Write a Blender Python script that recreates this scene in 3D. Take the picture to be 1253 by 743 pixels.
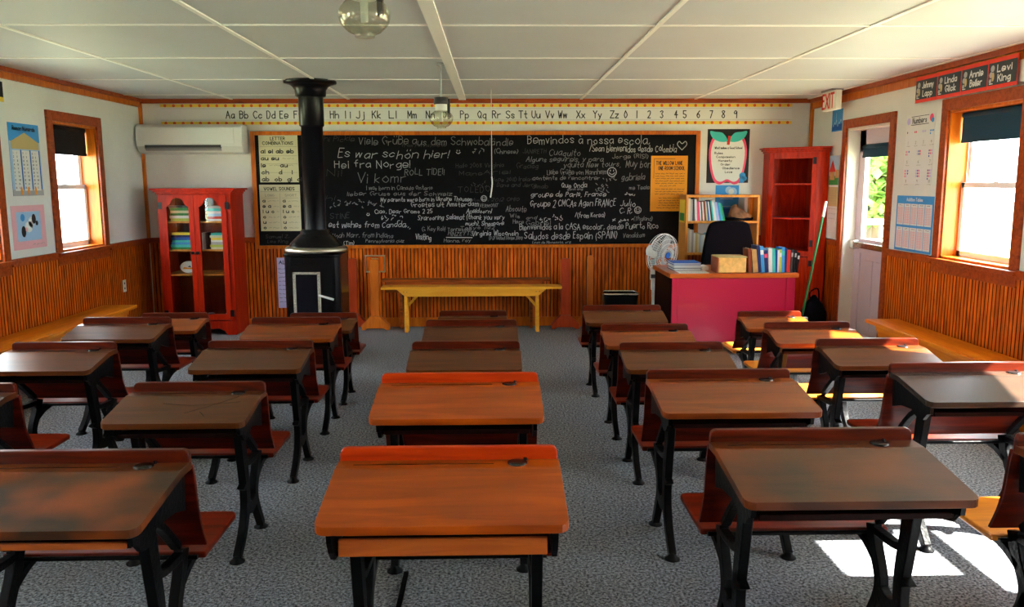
import bpy, math, random
from mathutils import Vector, Matrix
random.seed(7)
for o in list(bpy.data.objects): bpy.data.objects.remove(o)
S = bpy.context.scene
C = S.collection
PI = math.pi

# ------------------------------------------------------------------ camera, sky, sun, exposure
HC = 2.44                      # ceiling height
XL, XR, D, YB = -3.72, 3.43, 8.89, -2.2   # room: left wall, right wall, blackboard wall, wall behind the camera
cam = bpy.data.cameras.new('camera'); co = bpy.data.objects.new('camera', cam); C.objects.link(co)
cam.sensor_width = 36; cam.lens = 1000 / 1253 * 36; cam.clip_start = .05
co.matrix_world = Matrix.Translation((0, 0, 1.566)) @ Matrix.Rotation(-.022, 4, 'Z') @ Matrix.Rotation(PI / 2 - .1473, 4, 'X') @ Matrix.Rotation(-.0028, 4, 'Z')
S.camera = co
w = bpy.data.worlds.new('sky'); S.world = w; w.use_nodes = True
bg = w.node_tree.nodes['Background']; bg.inputs[0].default_value = (.82, .93, 1, 1); bg.inputs[1].default_value = 13
sl = bpy.data.lights.new('sun', 'SUN'); sl.energy = 60; sl.angle = .012; sl.color = (1, .97, .88)
so = bpy.data.objects.new('sun', sl); C.objects.link(so); so.location = (12, 4, 12); so.rotation_euler = Vector((-.721, .180, -.669)).to_track_quat('-Z', 'Y').to_euler()
S.view_settings.view_transform = 'Standard'; S.view_settings.look = 'None'
S.view_settings.exposure = 1.0; S.view_settings.gamma = 1; S.view_settings.use_curve_mapping = False

# ------------------------------------------------------------------ materials
MT = {}
def nt(name):
    m = bpy.data.materials.new(name); m.use_nodes = True; MT[name] = m
    t = m.node_tree; return m, t, t.nodes['Principled BSDF']
def plain(name, col, rough=.6, metal=0, var=.0, scale=20, bump=0, coat=0, spec=.3):
    m, t, b = nt(name)
    b.inputs['Roughness'].default_value = rough; b.inputs['Metallic'].default_value = metal
    b.inputs['Coat Weight'].default_value = coat; b.inputs['Specular IOR Level'].default_value = spec
    b.inputs['Base Color'].default_value = (*col, 1)
    if var or bump:
        tc = t.nodes.new('ShaderNodeTexCoord'); n = t.nodes.new('ShaderNodeTexNoise'); n.inputs['Scale'].default_value = scale; n.inputs['Detail'].default_value = 6
        t.links.new(tc.outputs['Object'], n.inputs['Vector'])
        if var:
            r = t.nodes.new('ShaderNodeValToRGB'); r.color_ramp.elements[0].position = .3; r.color_ramp.elements[1].position = .7
            r.color_ramp.elements[0].color = (*[c * (1 - var) for c in col], 1); r.color_ramp.elements[1].color = (*[min(1, c * (1 + var)) for c in col], 1)
            t.links.new(n.outputs[0], r.inputs[0]); t.links.new(r.outputs[0], b.inputs['Base Color'])
        if bump:
            bp = t.nodes.new('ShaderNodeBump'); bp.inputs['Strength'].default_value = bump; bp.inputs['Distance'].default_value = .01
            t.links.new(n.outputs[0], bp.inputs['Height']); t.links.new(bp.outputs[0], b.inputs['Normal'])
    return m
def wood(name, c1, c2, axis='X', rough=.3, scale=6, coat=.0, blotch=None, bump=.05, spec=.25):
    m, t, b = nt(name); L = t.links
    tc = t.nodes.new('ShaderNodeTexCoord'); mp = t.nodes.new('ShaderNodeMapping')
    s = {'X': (.12, 1, 1), 'Y': (1, .12, 1), 'Z': (1, 1, .12)}[axis]
    mp.inputs['Scale'].default_value = [a * scale for a in s]
    L.new(tc.outputs['Object'], mp.inputs[0])
    n = t.nodes.new('ShaderNodeTexNoise'); n.inputs['Scale'].default_value = 5; n.inputs['Detail'].default_value = 8; n.inputs['Distortion'].default_value = 1.2
    L.new(mp.outputs[0], n.inputs['Vector'])
    r = t.nodes.new('ShaderNodeValToRGB'); e = r.color_ramp.elements
    e[0].position = .32; e[0].color = (*c1, 1); e[1].position = .66; e[1].color = (*c2, 1)
    L.new(n.outputs[0], r.inputs[0]); out = r.outputs[0]
    if blotch:
        n2 = t.nodes.new('ShaderNodeTexNoise'); n2.inputs['Scale'].default_value = 4.5; n2.inputs['Detail'].default_value = 2; n2.inputs['Roughness'].default_value = .4
        L.new(tc.outputs['Object'], n2.inputs['Vector'])
        r2 = t.nodes.new('ShaderNodeValToRGB'); r2.color_ramp.elements[0].position = .38; r2.color_ramp.elements[1].position = .95
        L.new(n2.outputs[0], r2.inputs[0])
        mx = t.nodes.new('ShaderNodeMix'); mx.data_type = 'RGBA'; mx.inputs[7].default_value = (*blotch, 1)
        L.new(r2.outputs[0], mx.inputs[0]); L.new(out, mx.inputs[6]); out = mx.outputs[2]
    L.new(out, b.inputs['Base Color'])
    b.inputs['Roughness'].default_value = rough; b.inputs['Coat Weight'].default_value = coat; b.inputs['Coat Roughness'].default_value = .12
    b.inputs['Specular IOR Level'].default_value = spec
    bp = t.nodes.new('ShaderNodeBump'); bp.inputs['Strength'].default_value = bump; bp.inputs['Distance'].default_value = .004
    L.new(n.outputs[0], bp.inputs['Height']); L.new(bp.outputs[0], b.inputs['Normal'])
    return m
def thin_glass(name, tint=(1, 1, 1), rough=0, refl=1.5):
    m, t, b = nt(name); t.nodes.remove(b); L = t.links
    tr = t.nodes.new('ShaderNodeBsdfTransparent'); tr.inputs[0].default_value = (*tint, 1)
    g = t.nodes.new('ShaderNodeBsdfGlossy'); g.inputs['Roughness'].default_value = rough
    f = t.nodes.new('ShaderNodeFresnel'); f.inputs[0].default_value = refl; mx = t.nodes.new('ShaderNodeMixShader')
    ge = t.nodes.new('ShaderNodeNewGeometry'); sb = t.nodes.new('ShaderNodeMath'); sb.operation = 'MULTIPLY_ADD'; sb.inputs[1].default_value = -1; sb.inputs[2].default_value = 1
    ml = t.nodes.new('ShaderNodeMath'); ml.operation = 'MULTIPLY'; L.new(ge.outputs['Backfacing'], sb.inputs[0]); L.new(sb.outputs[0], ml.inputs[0]); L.new(f.outputs[0], ml.inputs[1])
    L.new(ml.outputs[0], mx.inputs[0]); L.new(tr.outputs[0], mx.inputs[1]); L.new(g.outputs[0], mx.inputs[2])
    L.new(mx.outputs[0], t.nodes['Material Output'].inputs[0]); return m
thin_glass('pane_glass', (.96, .98, .97)); thin_glass('cabinet_glass', (.85, .85, .85), 0, 1.6); thin_glass('lamp_glass', (.93, .93, .88), .05, 2.2)

plain('wall_paint', (.70, .71, .66), .7, var=.05, scale=2)
plain('ceiling_paint', (.54, .56, .58), .55, var=.03, scale=1.5, bump=.02, spec=.2)
plain('batten_paint', (.86, .86, .82), .4)
# carpet
m, t, b = nt('carpet'); L = t.links
tc = t.nodes.new('ShaderNodeTexCoord'); n = t.nodes.new('ShaderNodeTexNoise'); n.inputs['Scale'].default_value = 82; n.inputs['Detail'].default_value = 5; n.inputs['Roughness'].default_value = .8
L.new(tc.outputs['Object'], n.inputs['Vector'])
r = t.nodes.new('ShaderNodeValToRGB'); e = r.color_ramp.elements
e[0].position = .41; e[0].color = (.025, .027, .032, 1); e[1].position = .60; e[1].color = (.40, .41, .45, 1)
L.new(n.outputs[0], r.inputs[0]); L.new(r.outputs[0], b.inputs['Base Color']); b.inputs['Roughness'].default_value = .95
b.inputs['Specular IOR Level'].default_value = .1
bp = t.nodes.new('ShaderNodeBump'); bp.inputs['Strength'].default_value = .5; bp.inputs['Distance'].default_value = .006
L.new(n.outputs[0], bp.inputs['Height']); L.new(bp.outputs[0], b.inputs['Normal'])

wood('beadboard', (.30, .044, .002), (.78, .155, .005), 'Z', .4, 5, .0)
wood('bead_groove', (.05, .006, .001), (.11, .016, .002), 'Z', .6, 5, .0, spec=.1)
wood('trim_orange', (.44, .09, .004), (.64, .17, .008), 'Z', .35, 5, .1)
wood('trim_red', (.22, .03, .005), (.40, .07, .01), 'X', .35, 5, .1)
wood('bench_pine', (.70, .17, .006), (.88, .28, .010), 'Y', .35, 4, .15)
wood('bench_yellow', (.80, .32, .02), (.90, .42, .035), 'X', .4, 4)
wood('bench_brown', (.12, .022, .004), (.38, .08, .010), 'X', .35, 4, .15)
wood('stand_orange', (.50, .11, .010), (.66, .17, .015), 'Z', .35, 5, .1)
wood('stand_red', (.30, .03, .006), (.46, .05, .010), 'Z', .35, 5, .1)
wood('cabinet_red', (.32, .010, .002), (.54, .022, .003), 'Z', .38, 4, .0, spec=.14)
wood('cabinet_inside', (.14, .02, .004), (.24, .035, .006), 'Z', .5, 4)
wood('corner_red', (.26, .012, .002), (.54, .030, .003), 'Z', .36, 5, .0, spec=.14)
wood('shelf_wood', (.55, .2, .03), (.70, .3, .05), 'Z', .45, 5)
wood('counter_wood', (.34, .06, .008), (.58, .13, .014), 'X', .3, 4, .2)
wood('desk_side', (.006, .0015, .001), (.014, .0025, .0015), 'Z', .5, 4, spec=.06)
wood('desk_orange', (.27, .040, .002), (.50, .085, .003), 'X', .34, 3.2, .02, blotch=(.28, .05, .003), spec=.2)
wood('desk_amber', (.12, .022, .003), (.27, .058, .004), 'X', .30, 3.2, .03, blotch=(.20, .024, .003), spec=.3)
wood('desk_brown', (.062, .015, .003), (.115, .028, .004), 'X', .28, 3.2, .04, spec=.22)
wood('desk_dark', (.026, .009, .004), (.060, .018, .005), 'X', .28, 3.2, .05, blotch=(.22, .038, .003), spec=.28)
wood('desk_worn', (.024, .009, .004), (.055, .018, .005), 'X', .28, 3.2, .05, blotch=(.42, .075, .003), spec=.28)
for n_ in MT['desk_worn'].node_tree.nodes:
    if n_.type == 'VALTORGB' and n_.color_ramp.elements[1].position > .9: n_.color_ramp.elements[0].position = .42; n_.color_ramp.elements[1].position = .78
wood('desk_black', (.026, .016, .012), (.055, .03, .018), 'X', .26, 3.2, .2, spec=.5)
wood('rail_red', (.035, .005, .002), (.13, .012, .002), 'X', .32, 4, .0, spec=.16)
wood('rail_bright', (.40, .025, .003), (.60, .05, .004), 'X', .34, 4, .0, spec=.12)
wood('back_red', (.030, .003, .001), (.12, .009, .002), 'X', .34, 4, .0, spec=.14)
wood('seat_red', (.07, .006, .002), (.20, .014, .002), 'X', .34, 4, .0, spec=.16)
wood('seat_red_lit', (.55, .15, .012), (.75, .25, .02), 'X', .34, 4, .12)  # copy of seat_red with the orange of bounced light in its colour
plain('iron', (.0014, .0014, .002), .40, .0, bump=.2, scale=60, spec=.12)
plain('inkwell', (.01, .008, .008), .25)
plain('slate', (.0022, .0022, .003), .5, var=.5, scale=2.5, spec=.10)
plain('slate_green', (.03, .05, .03), .5)
plain('chalk_bright', (.42, .42, .42), .9); plain('chalk_mid', (.20, .20, .20), .9); plain('chalk_dim', (.05, .05, .05), .9)
plain('paper_cream', (.62, .58, .36), .7); plain('paper_white', (.72, .73, .70), .7); plain('ink', (.015, .015, .02), .6); plain('ink_grey', (.28, .27, .2), .6)
plain('ink_red', (.7, .03, .02), .6); plain('orange_paper', (.80, .30, .015), .7); plain('yellow_border', (.86, .62, .06), .6); plain('apple_red', (.72, .12, .02), .6)
plain('pink', (.85, .08, .18), .6); plain('pale_pink', (.80, .42, .45), .6); plain('teal', (.05, .52, .47), .6); plain('black_paper', (.008, .008, .01), .5)
plain('sky_blue', (.05, .30, .68), .6); plain('deep_blue', (.01, .10, .42), .6); plain('pale_blue', (.35, .55, .75), .6); plain('navy', (.01, .02, .12), .5); plain('green', (.03, .25, .05), .6)
plain('lime', (.45, .55, .08), .6); plain('tan', (.52, .30, .10), .7, var=.25, scale=15); plain('sand', (.55, .43, .18), .7); plain('brick_red', (.62, .03, .02), .6)
plain('banner_red', (.75, .05, .03), .6); plain('banner_slate', (.035, .045, .055), .6); plain('grey_card', (.40, .40, .40), .6); plain('lilac', (.55, .5, .8), .7)
plain('white_plastic', (.74, .76, .72), .35); plain('grey_plastic', (.30, .31, .31), .4); plain('dark_grey', (.04, .04, .045), .4); plain('black_plastic', (.004, .004, .006), .35, spec=.2)
plain('black_fabric', (.003, .003, .005), .9, spec=.05); plain('stove_black', (.003, .003, .004), .24, bump=.03, scale=30, spec=.25); plain('pipe_black', (.003, .003, .005), .32, spec=.22)
plain('chrome', (.62, .61, .56), .25, 1); plain('nickel', (.50, .46, .36), .35, 1); plain('gasket', (.42, .40, .33), .8, var=.5, scale=90, bump=.6)
plain('shade_black', (.004, .004, .006), .8); plain('shade_teal', (.003, .045, .085), .7); plain('vinyl', (.72, .74, .76), .35); plain('vinyl_blue', (.10, .22, .42), .4)
plain('door_paint', (.62, .55, .62), .4); plain('jamb_white', (.70, .66, .58), .5); plain('fridge_pink', (.42, .005, .042), .35, coat=.1)
plain('exit_box', (.78, .77, .66), .5); plain('brass', (.6, .4, .12), .3, 1); plain('old_box_side', (.25, .05, .012), .6, var=.3, scale=9)
plain('hat_brown', (.20, .085, .035), .8, var=.5, scale=14, bump=.3); plain('rope_white', (.75, .75, .72), .8); plain('broom_green', (.02, .16, .05), .4)
plain('clear_glass', (.1, .11, .11), .05); plain('lawn', (.42, .44, .26), .9, var=.4, scale=3); plain('bark', (.12, .08, .05), .9); plain('leaf', (.16, .30, .05), .6, var=.6, scale=1.5)
plain('water', (.2, .3, .3), .1); plain('stove_glass', (.008, .008, .012), .06)

# ------------------------------------------------------------------ mesh builder
I4 = Matrix.Identity(4)
WB = Matrix(((1, 0, 0, 0), (0, 0, -1, D), (0, 1, 0, 0), (0, 0, 0, 1)))      # on the blackboard wall: (x, z, out of the wall)
WL = Matrix(((0, 0, 1, XL), (1, 0, 0, 0), (0, 1, 0, 0), (0, 0, 0, 1)))      # on the left wall: (y, z, out)
WR = Matrix(((0, 0, -1, XR), (-1, 0, 0, 0), (0, 1, 0, 0), (0, 0, 0, 1)))    # on the right wall: (-y, z, out)
def smooth(pts, k=5, closed=False):
    n = len(pts)
    if n < 3: return [Vector(p) for p in pts]
    P = [Vector(p) for p in pts]; out = []
    for i in range(n if closed else n - 1):
        if closed: a, b_, c, d = P[i - 1], P[i], P[(i + 1) % n], P[(i + 2) % n]
        else: a, b_, c, d = P[max(i - 1, 0)], P[i], P[i + 1], P[min(i + 2, n - 1)]
        for j in range(k):
            t_ = j / k
            out.append(.5 * ((2 * b_) + (c - a) * t_ + (2 * a - 5 * b_ + 4 * c - d) * t_ ** 2 + (3 * b_ - a - 3 * c + d) * t_ ** 3))
    if not closed: out.append(P[-1])
    return out
class MB:
    def __init__(s, mat='ink', M=I4): s.v = []; s.f = []; s.mi = []; s.mats = []; s.sm = []; s.M = M; s.use(mat)
    def use(s, m):
        if m not in s.mats: s.mats.append(m)
        s.cur = s.mats.index(m); return s
    def add(s, vs, fs, smooth_=False):
        o = len(s.v); s.v += [s.M @ Vector(p) for p in vs]
        for f in fs: s.f.append([i + o for i in f]); s.mi.append(s.cur); s.sm.append(smooth_)
        return s
    def box(s, x0, x1, y0, y1, z0, z1):
        return s.add([(x, y, z) for x in (x0, x1) for y in (y0, y1) for z in (z0, z1)],
                     [(0, 1, 3, 2), (4, 6, 7, 5), (0, 4, 5, 1), (2, 3, 7, 6), (0, 2, 6, 4), (1, 5, 7, 3)])
    def prism(s, poly, a, b, ax='z'):      # poly in the plane across ax, extruded from a to b
        def P(p, h): return {'z': (p[0], p[1], h), 'x': (h, p[0], p[1]), 'y': (p[0], h, p[1])}[ax]
        n = len(poly)
        return s.add([P(p, a) for p in poly] + [P(p, b) for p in poly],
                     [tuple(range(n))[::-1], tuple(range(n, 2 * n))] + [(i, (i + 1) % n, n + (i + 1) % n, n + i) for i in range(n)])
    def lathe(s, prof, c=(0, 0, 0), n=20, cap=True, ax='z'):
        vs = []; fs = []
        for r_, h in prof:
            for i in range(n):
                a = 2 * PI * i / n; x, y = r_ * math.cos(a), r_ * math.sin(a)
                p = {'z': (x, y, h), 'y': (x, h, y), 'x': (h, x, y)}[ax]
                vs.append((p[0] + c[0], p[1] + c[1], p[2] + c[2]))
        for k in range(len(prof) - 1):
            for i in range(n): fs.append((k * n + i, k * n + (i + 1) % n, (k + 1) * n + (i + 1) % n, (k + 1) * n + i))
        s.add(vs, fs, True)
        if cap:
            m_ = len(prof) - 1; s.add(vs[:n], [tuple(range(n))[::-1]]); s.add(vs[m_ * n:], [tuple(range(n))])
        return s
    def tube(s, pts, r_, n=8, closed=False):
        P = [Vector(p) for p in pts]; vs = []; fs = []; N = len(P)
        for i, p in enumerate(P):
            d = (P[(i + 1) % N if closed else min(i + 1, N - 1)] - P[i - 1 if closed else max(i - 1, 0)]).normalized()
            u = d.cross(Vector((0, 0, 1)) if abs(d.z) < .9 else Vector((1, 0, 0))).normalized(); q = d.cross(u)
            rr = r_[i] if isinstance(r_, (list, tuple)) else r_
            for k in range(n): a = 2 * PI * k / n; vs.append(p + rr * (math.cos(a) * u + math.sin(a) * q))
        for i in range(N if closed else N - 1):
            for k in range(n): fs.append((i * n + k, i * n + (k + 1) % n, ((i + 1) % N) * n + (k + 1) % n, ((i + 1) % N) * n + k))
        s.add(vs, fs, True)
        if not closed: s.add(vs[:n], [tuple(range(n))[::-1]]); s.add(vs[-n:], [tuple(range(n))])
        return s
    def bar(s, pts, wd, x0, x1, k=4):      # cast bar whose centre line lies in the (y, z) plane
        P = smooth(pts, k); N = len(P); A = []; B = []
        for i, p in enumerate(P):
            d = (P[min(i + 1, N - 1)] - P[max(i - 1, 0)]).normalized(); nn = Vector((-d.y, d.x))
            wi = (wd[0] + (wd[1] - wd[0]) * i / (N - 1)) / 2 if isinstance(wd, tuple) else wd / 2
            A.append(p + nn * wi); B.append(p - nn * wi)
        vs = [(x, q.x, q.y) for x in (x0, x1) for L_ in (A, B) for q in L_]
        fs = []
        for i in range(N - 1):
            a, b_, c, d = i, N + i, 2 * N + i, 3 * N + i
            fs += [(a, a + 1, b_ + 1, b_), (c, d, d + 1, c + 1), (a, c, c + 1, a + 1), (b_, b_ + 1, d + 1, d)]
        fs += [(0, N, 3 * N, 2 * N), (N - 1, 3 * N - 1, 4 * N - 1, 2 * N - 1)]
        return s.add(vs, fs)
    def stroke(s, pts, th, n=.0015):       # flat mark on a wall frame
        P = [Vector(p) for p in pts]; N = len(P); vs = []
        for i, p in enumerate(P):
            d = P[min(i + 1, N - 1)] - P[max(i - 1, 0)]
            d = d.normalized() if d.length > 1e-9 else Vector((1, 0)); e = d * th * .4 * (-1 if i == 0 else 1 if i == N - 1 else 0)
            nn = Vector((-d.y, d.x)) * th / 2
            vs += [(p.x + e.x + nn.x, p.y + e.y + nn.y, n), (p.x + e.x - nn.x, p.y + e.y - nn.y, n)]
        return s.add(vs, [(2 * i + 1, 2 * i + 3, 2 * i + 2, 2 * i) for i in range(N - 1)])
    def disc(s, x, y, r_, n_=.0015, k=12, ry=None):
        return s.add([(x + r_ * math.cos(2 * PI * i / k), y + (ry or r_) * math.sin(2 * PI * i / k), n_) for i in range(k)], [tuple(range(k))])
    def rect(s, x0, x1, y0, y1, n=.0015): return s.add([(x0, y0, n), (x1, y0, n), (x1, y1, n), (x0, y1, n)], [(0, 1, 2, 3)])
    def build(s, name, parent=None, loc=None, bevel=0, seg=2, abs_=False):
        me = bpy.data.meshes.new(name)
        o = bpy.data.objects.new(name, me); C.objects.link(o)
        if parent is not None:
            o.parent = parent; off = Vector((0, 0, 0))
            if abs_:
                q = parent
                while q: off += q.location; q = q.parent
        else:
            off = Vector(loc) if loc is not None else sum(s.v, Vector()) / len(s.v)
            if loc is None: off.z = min(p.z for p in s.v)
            o.location = off
        me.from_pydata([p - off for p in s.v], [], s.f)
        for m_ in s.mats: me.materials.append(MT[m_])
        me.polygons.foreach_set('material_index', s.mi); me.polygons.foreach_set('use_smooth', s.sm); me.update()
        if bevel:
            b_ = o.modifiers.new('bevel', 'BEVEL'); b_.width = bevel; b_.segments = seg; b_.limit_method = 'ANGLE'; b_.angle_limit = .7
        return o
def tag(o, label=None, cat=None, group=None, kind=None):
    if label: o['label'] = label
    if cat: o['category'] = cat
    if group: o['group'] = group
    if kind: o['kind'] = kind
    return o
def thing(name, label, cat, loc, group=None, kind=None):
    o = bpy.data.objects.new(name, None); C.objects.link(o); o.location = loc; o.empty_display_size = .1
    return tag(o, label, cat, group, kind)
def struct(o): o['kind'] = 'structure'; return o

# ------------------------------------------------------------------ stroke lettering
G = {k: v for k, v in (x.split('=', 1) for x in '''A=0239 3962 1555|B=0209 0939573606 0646543202|C=6839063263|D=0902 0939563202|E=0902 0949 0636 0242|F=0902 0949 0636|G=68390632 6365 6545|H=0902 5952 0656|I=0902|J=49432203|K=0902 5905 2652|L=0902 0242|M=0209 0934 3469 6962|N=0209 0952 5259|O=3906326639|P=0902 0939573606|Q=3906326639 4462|R=0902 0939573606 2652|S=58390816543203|T=0969 3932|U=0904325459|V=0932 3269|W=0922 2247 4752 5279|X=0962 6902|Y=0936 6936 3632|Z=0969 6902 0262|a=5626042254 5652|b=0902 0536543203|c=5536042253|d=5952 5536042253|e=04544616041253|f=492822 0646|g=5536042254 56513010|h=0902 05365552|i=0602 0708|j=363110 3738|k=0902 4604 0442|l=0902|m=0602 05263532 35566562|n=0602 05365552|o=3604325436|p=0600 0536543203|q=5650 5536042253|r=0602 053646|s=452605432203|t=292342 0646|u=0603224356 5652|v=0622 2246|w=0612 1236 3652 5266|x=0652 5602|y=0632 5610|z=0656 5602 0252|0=2905225529|1=1912|2=0829483502 0242|3=08294826442203|4=3932 3905 0555|5=4909 0906 0645432203|6=490522442604|7=0949 4912|8=29084422044829|9=4829072648 4842|.=0213|,=1201|!=0904 0302|'=0907|-=0535|(=290621|)=092601|:=0605 0302|/=0249|?=08294825 2423|==0636 0434|*=0864 0468 0666'''.split('|'))}
G['='] = '0656 0454'
for a_, b_, c_ in (('ö', 'o', ' 1819 4849'), ('ä', 'a', ' 1819 4849'), ('ü', 'u', ' 1819 4849'), ('à', 'a', ' 1938'), ('ß', 'B', ''), ('ø', 'o', ' 0157'), ('é', 'e', ' 2749')): G[a_] = G[b_] + c_
def text(mb, s, x, y, h, width=None, th=None, slant=0, wob=0, k=3, n=.0015, align='l', rot=0):
    th = th or h * .1; u = h / 7
    def adv(ch):
        if ch == ' ': return 4
        g = G.get(ch); return (max(int(p) for q in g.split() for p in q[::2]) + 2.2) if g else 4
    tot = sum(adv(c) for c in s) * u; sx = (width / tot) if width else 1
    if align == 'c': x -= tot * sx / 2
    cx = X0 = x
    for ch in s:
        g = G.get(ch); dy = random.uniform(-wob, wob) * h; sc = 1 + random.uniform(-wob, wob)
        if g:
            for q in g.split():
                pts = [(int(q[i]), int(q[i + 1]) - 2) for i in range(0, len(q), 2)]
                pts = [(cx + (a * sc + slant * b_ + random.uniform(-wob, wob) * 1.2) * u * sx, y + dy + (cx - X0) * rot + (b_ * sc + random.uniform(-wob, wob) * 1.2) * u) for a, b_ in pts]
                mb.stroke(smooth(pts, k) if len(pts) > 2 else pts, th, n)
        cx += adv(ch) * u * sx
    return tot * sx
def squiggle(mb, x0, x1, y, h, th, n=.0015):   # a line of writing too small to read
    x = x0
    while x < x1:
        wl = min(random.uniform(2, 6) * h, x1 - x); pts = []; q = x
        while q < x + wl: pts.append((q, y + random.uniform(0, h))); q += h * .45
        if len(pts) > 1: mb.stroke(pts, th, n)
        x += wl + h * .9
def glyph(mb, x, y, h, th):                     # a letter of another script
    for _ in range(random.choice((3, 4))):
        a = (x + random.uniform(0, .8) * h, y + random.uniform(0, 1) * h); b_ = (x + random.uniform(0, .8) * h, y + random.uniform(0, 1) * h)
        mb.stroke(smooth([a, (a[0] * .5 + b_[0] * .5 + random.uniform(-.3, .3) * h, a[1] * .5 + b_[1] * .5), b_], 3), th)
def smiley(mb, x, y, r_, th, ring=True):
    if ring: mb.stroke([(x + r_ * math.cos(a * PI / 8), y + r_ * math.sin(a * PI / 8)) for a in range(17)], th)
    for s_ in (-1, 1): mb.stroke([(x + s_ * r_ * .35, y + r_ * .2), (x + s_ * r_ * .35, y + r_ * .45)], th)
    mb.stroke([(x + r_ * .6 * math.cos(a), y - r_ * .05 + r_ * .5 * math.sin(a)) for a in (3.3, 3.9, 4.71, 5.5, 6.1)], th)

# ------------------------------------------------------------------ room shell
struct(MB('carpet').box(XL - .3, XR + .3, YB - .2, D + .2, -.1, 0).build('floor', loc=(0, 3, 0)))
struct(MB('ceiling_paint').box(XL - .3, XR + .3, YB - .2, D + .2, HC, HC + .15).build('ceiling', loc=(0, 3, HC)))
T = .22
def wall(name, M, u0, u1, holes, mat='wall_paint'):
    mb = MB(mat, M); us = sorted(set([u0, u1] + [a for h in holes for a in h[:2]]))
    for a, b_ in zip(us, us[1:]):
        hs = [h for h in holes if h[0] <= a + 1e-6 and h[1] >= b_ - 1e-6]
        if hs:
            h = hs[0]
            if h[2] > 0: mb.box(a, b_, 0, h[2], -T, 0)
            mb.box(a, b_, h[3], HC, -T, 0)
        else: mb.box(a, b_, 0, HC, -T, 0)
    return struct(mb.build(name))
LW = [(7.10, 7.88), (5.47, 6.25), (3.3, 4.1), (1.1, 1.9), (-1.2, -.4)]
RWs = [(5.32, 6.20), (3.85, 4.70), (2.45, 3.40), (.6, 1.5), (-1.4, -.5)]
ZB, ZT = .98, 2.09
wall('wall_back', WB, XL - T, XR + T, [])
wall('wall_left', WL, YB, D, [(a, b_, ZB, ZT) for a, b_ in LW])
DOOR = (7.10, 7.98)
wall('wall_right', WR, -D, -YB, [(-b_, -a, ZB, ZT) for a, b_ in RWs] + [(-DOOR[1], -DOOR[0], 0, 2.07)])
WF = Matrix(((-1, 0, 0, 0), (0, 0, 1, YB), (0, 1, 0, 0), (0, 0, 0, 1)))
wall('wall_front', WF, -XR - T, -XL + T, [])

WZ = .965
def bead(mb, a, b_, z0, z1, p=.040):
    vs = []; n = max(1, round((b_ - a) / p)); q = (b_ - a) / n
    prof = []
    for i in range(n):
        x = a + i * q
        prof += [(x, .002), (x + .005, .016), (x + q - .005, .016)]
    prof.append((b_, .002))
    N = len(prof); V = [(x, z0, n_) for x, n_ in prof] + [(x, z1, n_) for x, n_ in prof]
    mb.add(V, [(i, i + 1, N + i + 1, N + i) for i in range(N - 1) if i % 3 == 1]); mb.use('bead_groove')
    mb.add(V, [(i, i + 1, N + i + 1, N + i) for i in range(N - 1) if i % 3 != 1]); mb.use('beadboard')
tn = [0]
def trim(mb, **k):
    tn[0] += 1; return struct(mb.build('trim_%d' % tn[0], **k))
for M, a, b_, gaps in ((WB, XL + .02, XR - .02, []), (WL, YB, D - .015, [(x - .09, y + .09, ZB - .10) for x, y in LW]),
                      (WR, -D + .015, -YB, [(-y - .09, -x + .09, ZB - .10) for x, y in RWs] + [(-DOOR[1] - .09, -DOOR[0] + .09, 0)]),
                      (WF, -XR + .02, -XL - .02, [])):
    mb = MB('beadboard', M); cut = sorted(set([a, b_] + [v for g in gaps for v in g[:2]]))
    rail = MB('trim_red', M); base = MB('trim_orange', M)
    for u0, u1 in zip(cut, cut[1:]):
        g = [h for h in gaps if h[0] <= u0 + 1e-6 and h[1] >= u1 - 1e-6]
        top = g[0][2] if g else WZ
        if top > .2:
            bead(mb, u0, u1, .10, top); base.box(u0, u1, 0, .10, 0, .022)
        if not g: rail.box(u0, u1, WZ - .035, WZ + .022, .0, .03)
    trim(mb); trim(rail)
    struct(base.build('baseboard_' + {id(WB): 'back', id(WL): 'left', id(WR): 'right', id(WF): 'front'}[id(M)]))
# crown mouldings
cr = MB('trim_red', WB); cr.box(XL, XR, HC - .045, HC, 0, .035); trim(cr)
cr = MB('trim_red', WL); cr.box(YB, D, HC - .035, HC, 0, .045); cr.use('trim_orange').box(YB, D, HC - .085, HC - .035, 0, .022); trim(cr)
cr = MB('trim_red', WR); cr.box(-D, -YB, HC - .045, HC, 0, .05); cr.use('trim_orange').box(-D, -YB, HC - .11, HC - .045, 0, .022); trim(cr)
cr = MB('trim_orange', WB); cr.box(XL, XL + .03, WZ, HC - .045, 0, .03); cr.box(XR - .035, XR, WZ, HC - .045, 0, .03); trim(cr)
# ceiling battens
mb = MB('batten_paint')
for x, h_ in ((-2.74, .014), (-1.52, .014), (.932, .014), (2.15, .014), (3.36, .014)): mb.box(x - h_, x + h_, YB, D - .04, HC - .008, HC + .01)
mb.box(-.36, -.285, YB, D - .04, HC - .014, HC + .01)
y = 8.43
while y > YB: mb.box(XL + .05, XR - .05, y - .012, y + .012, HC - .006, HC + .01); y -= 1.222
trim(mb)

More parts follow.
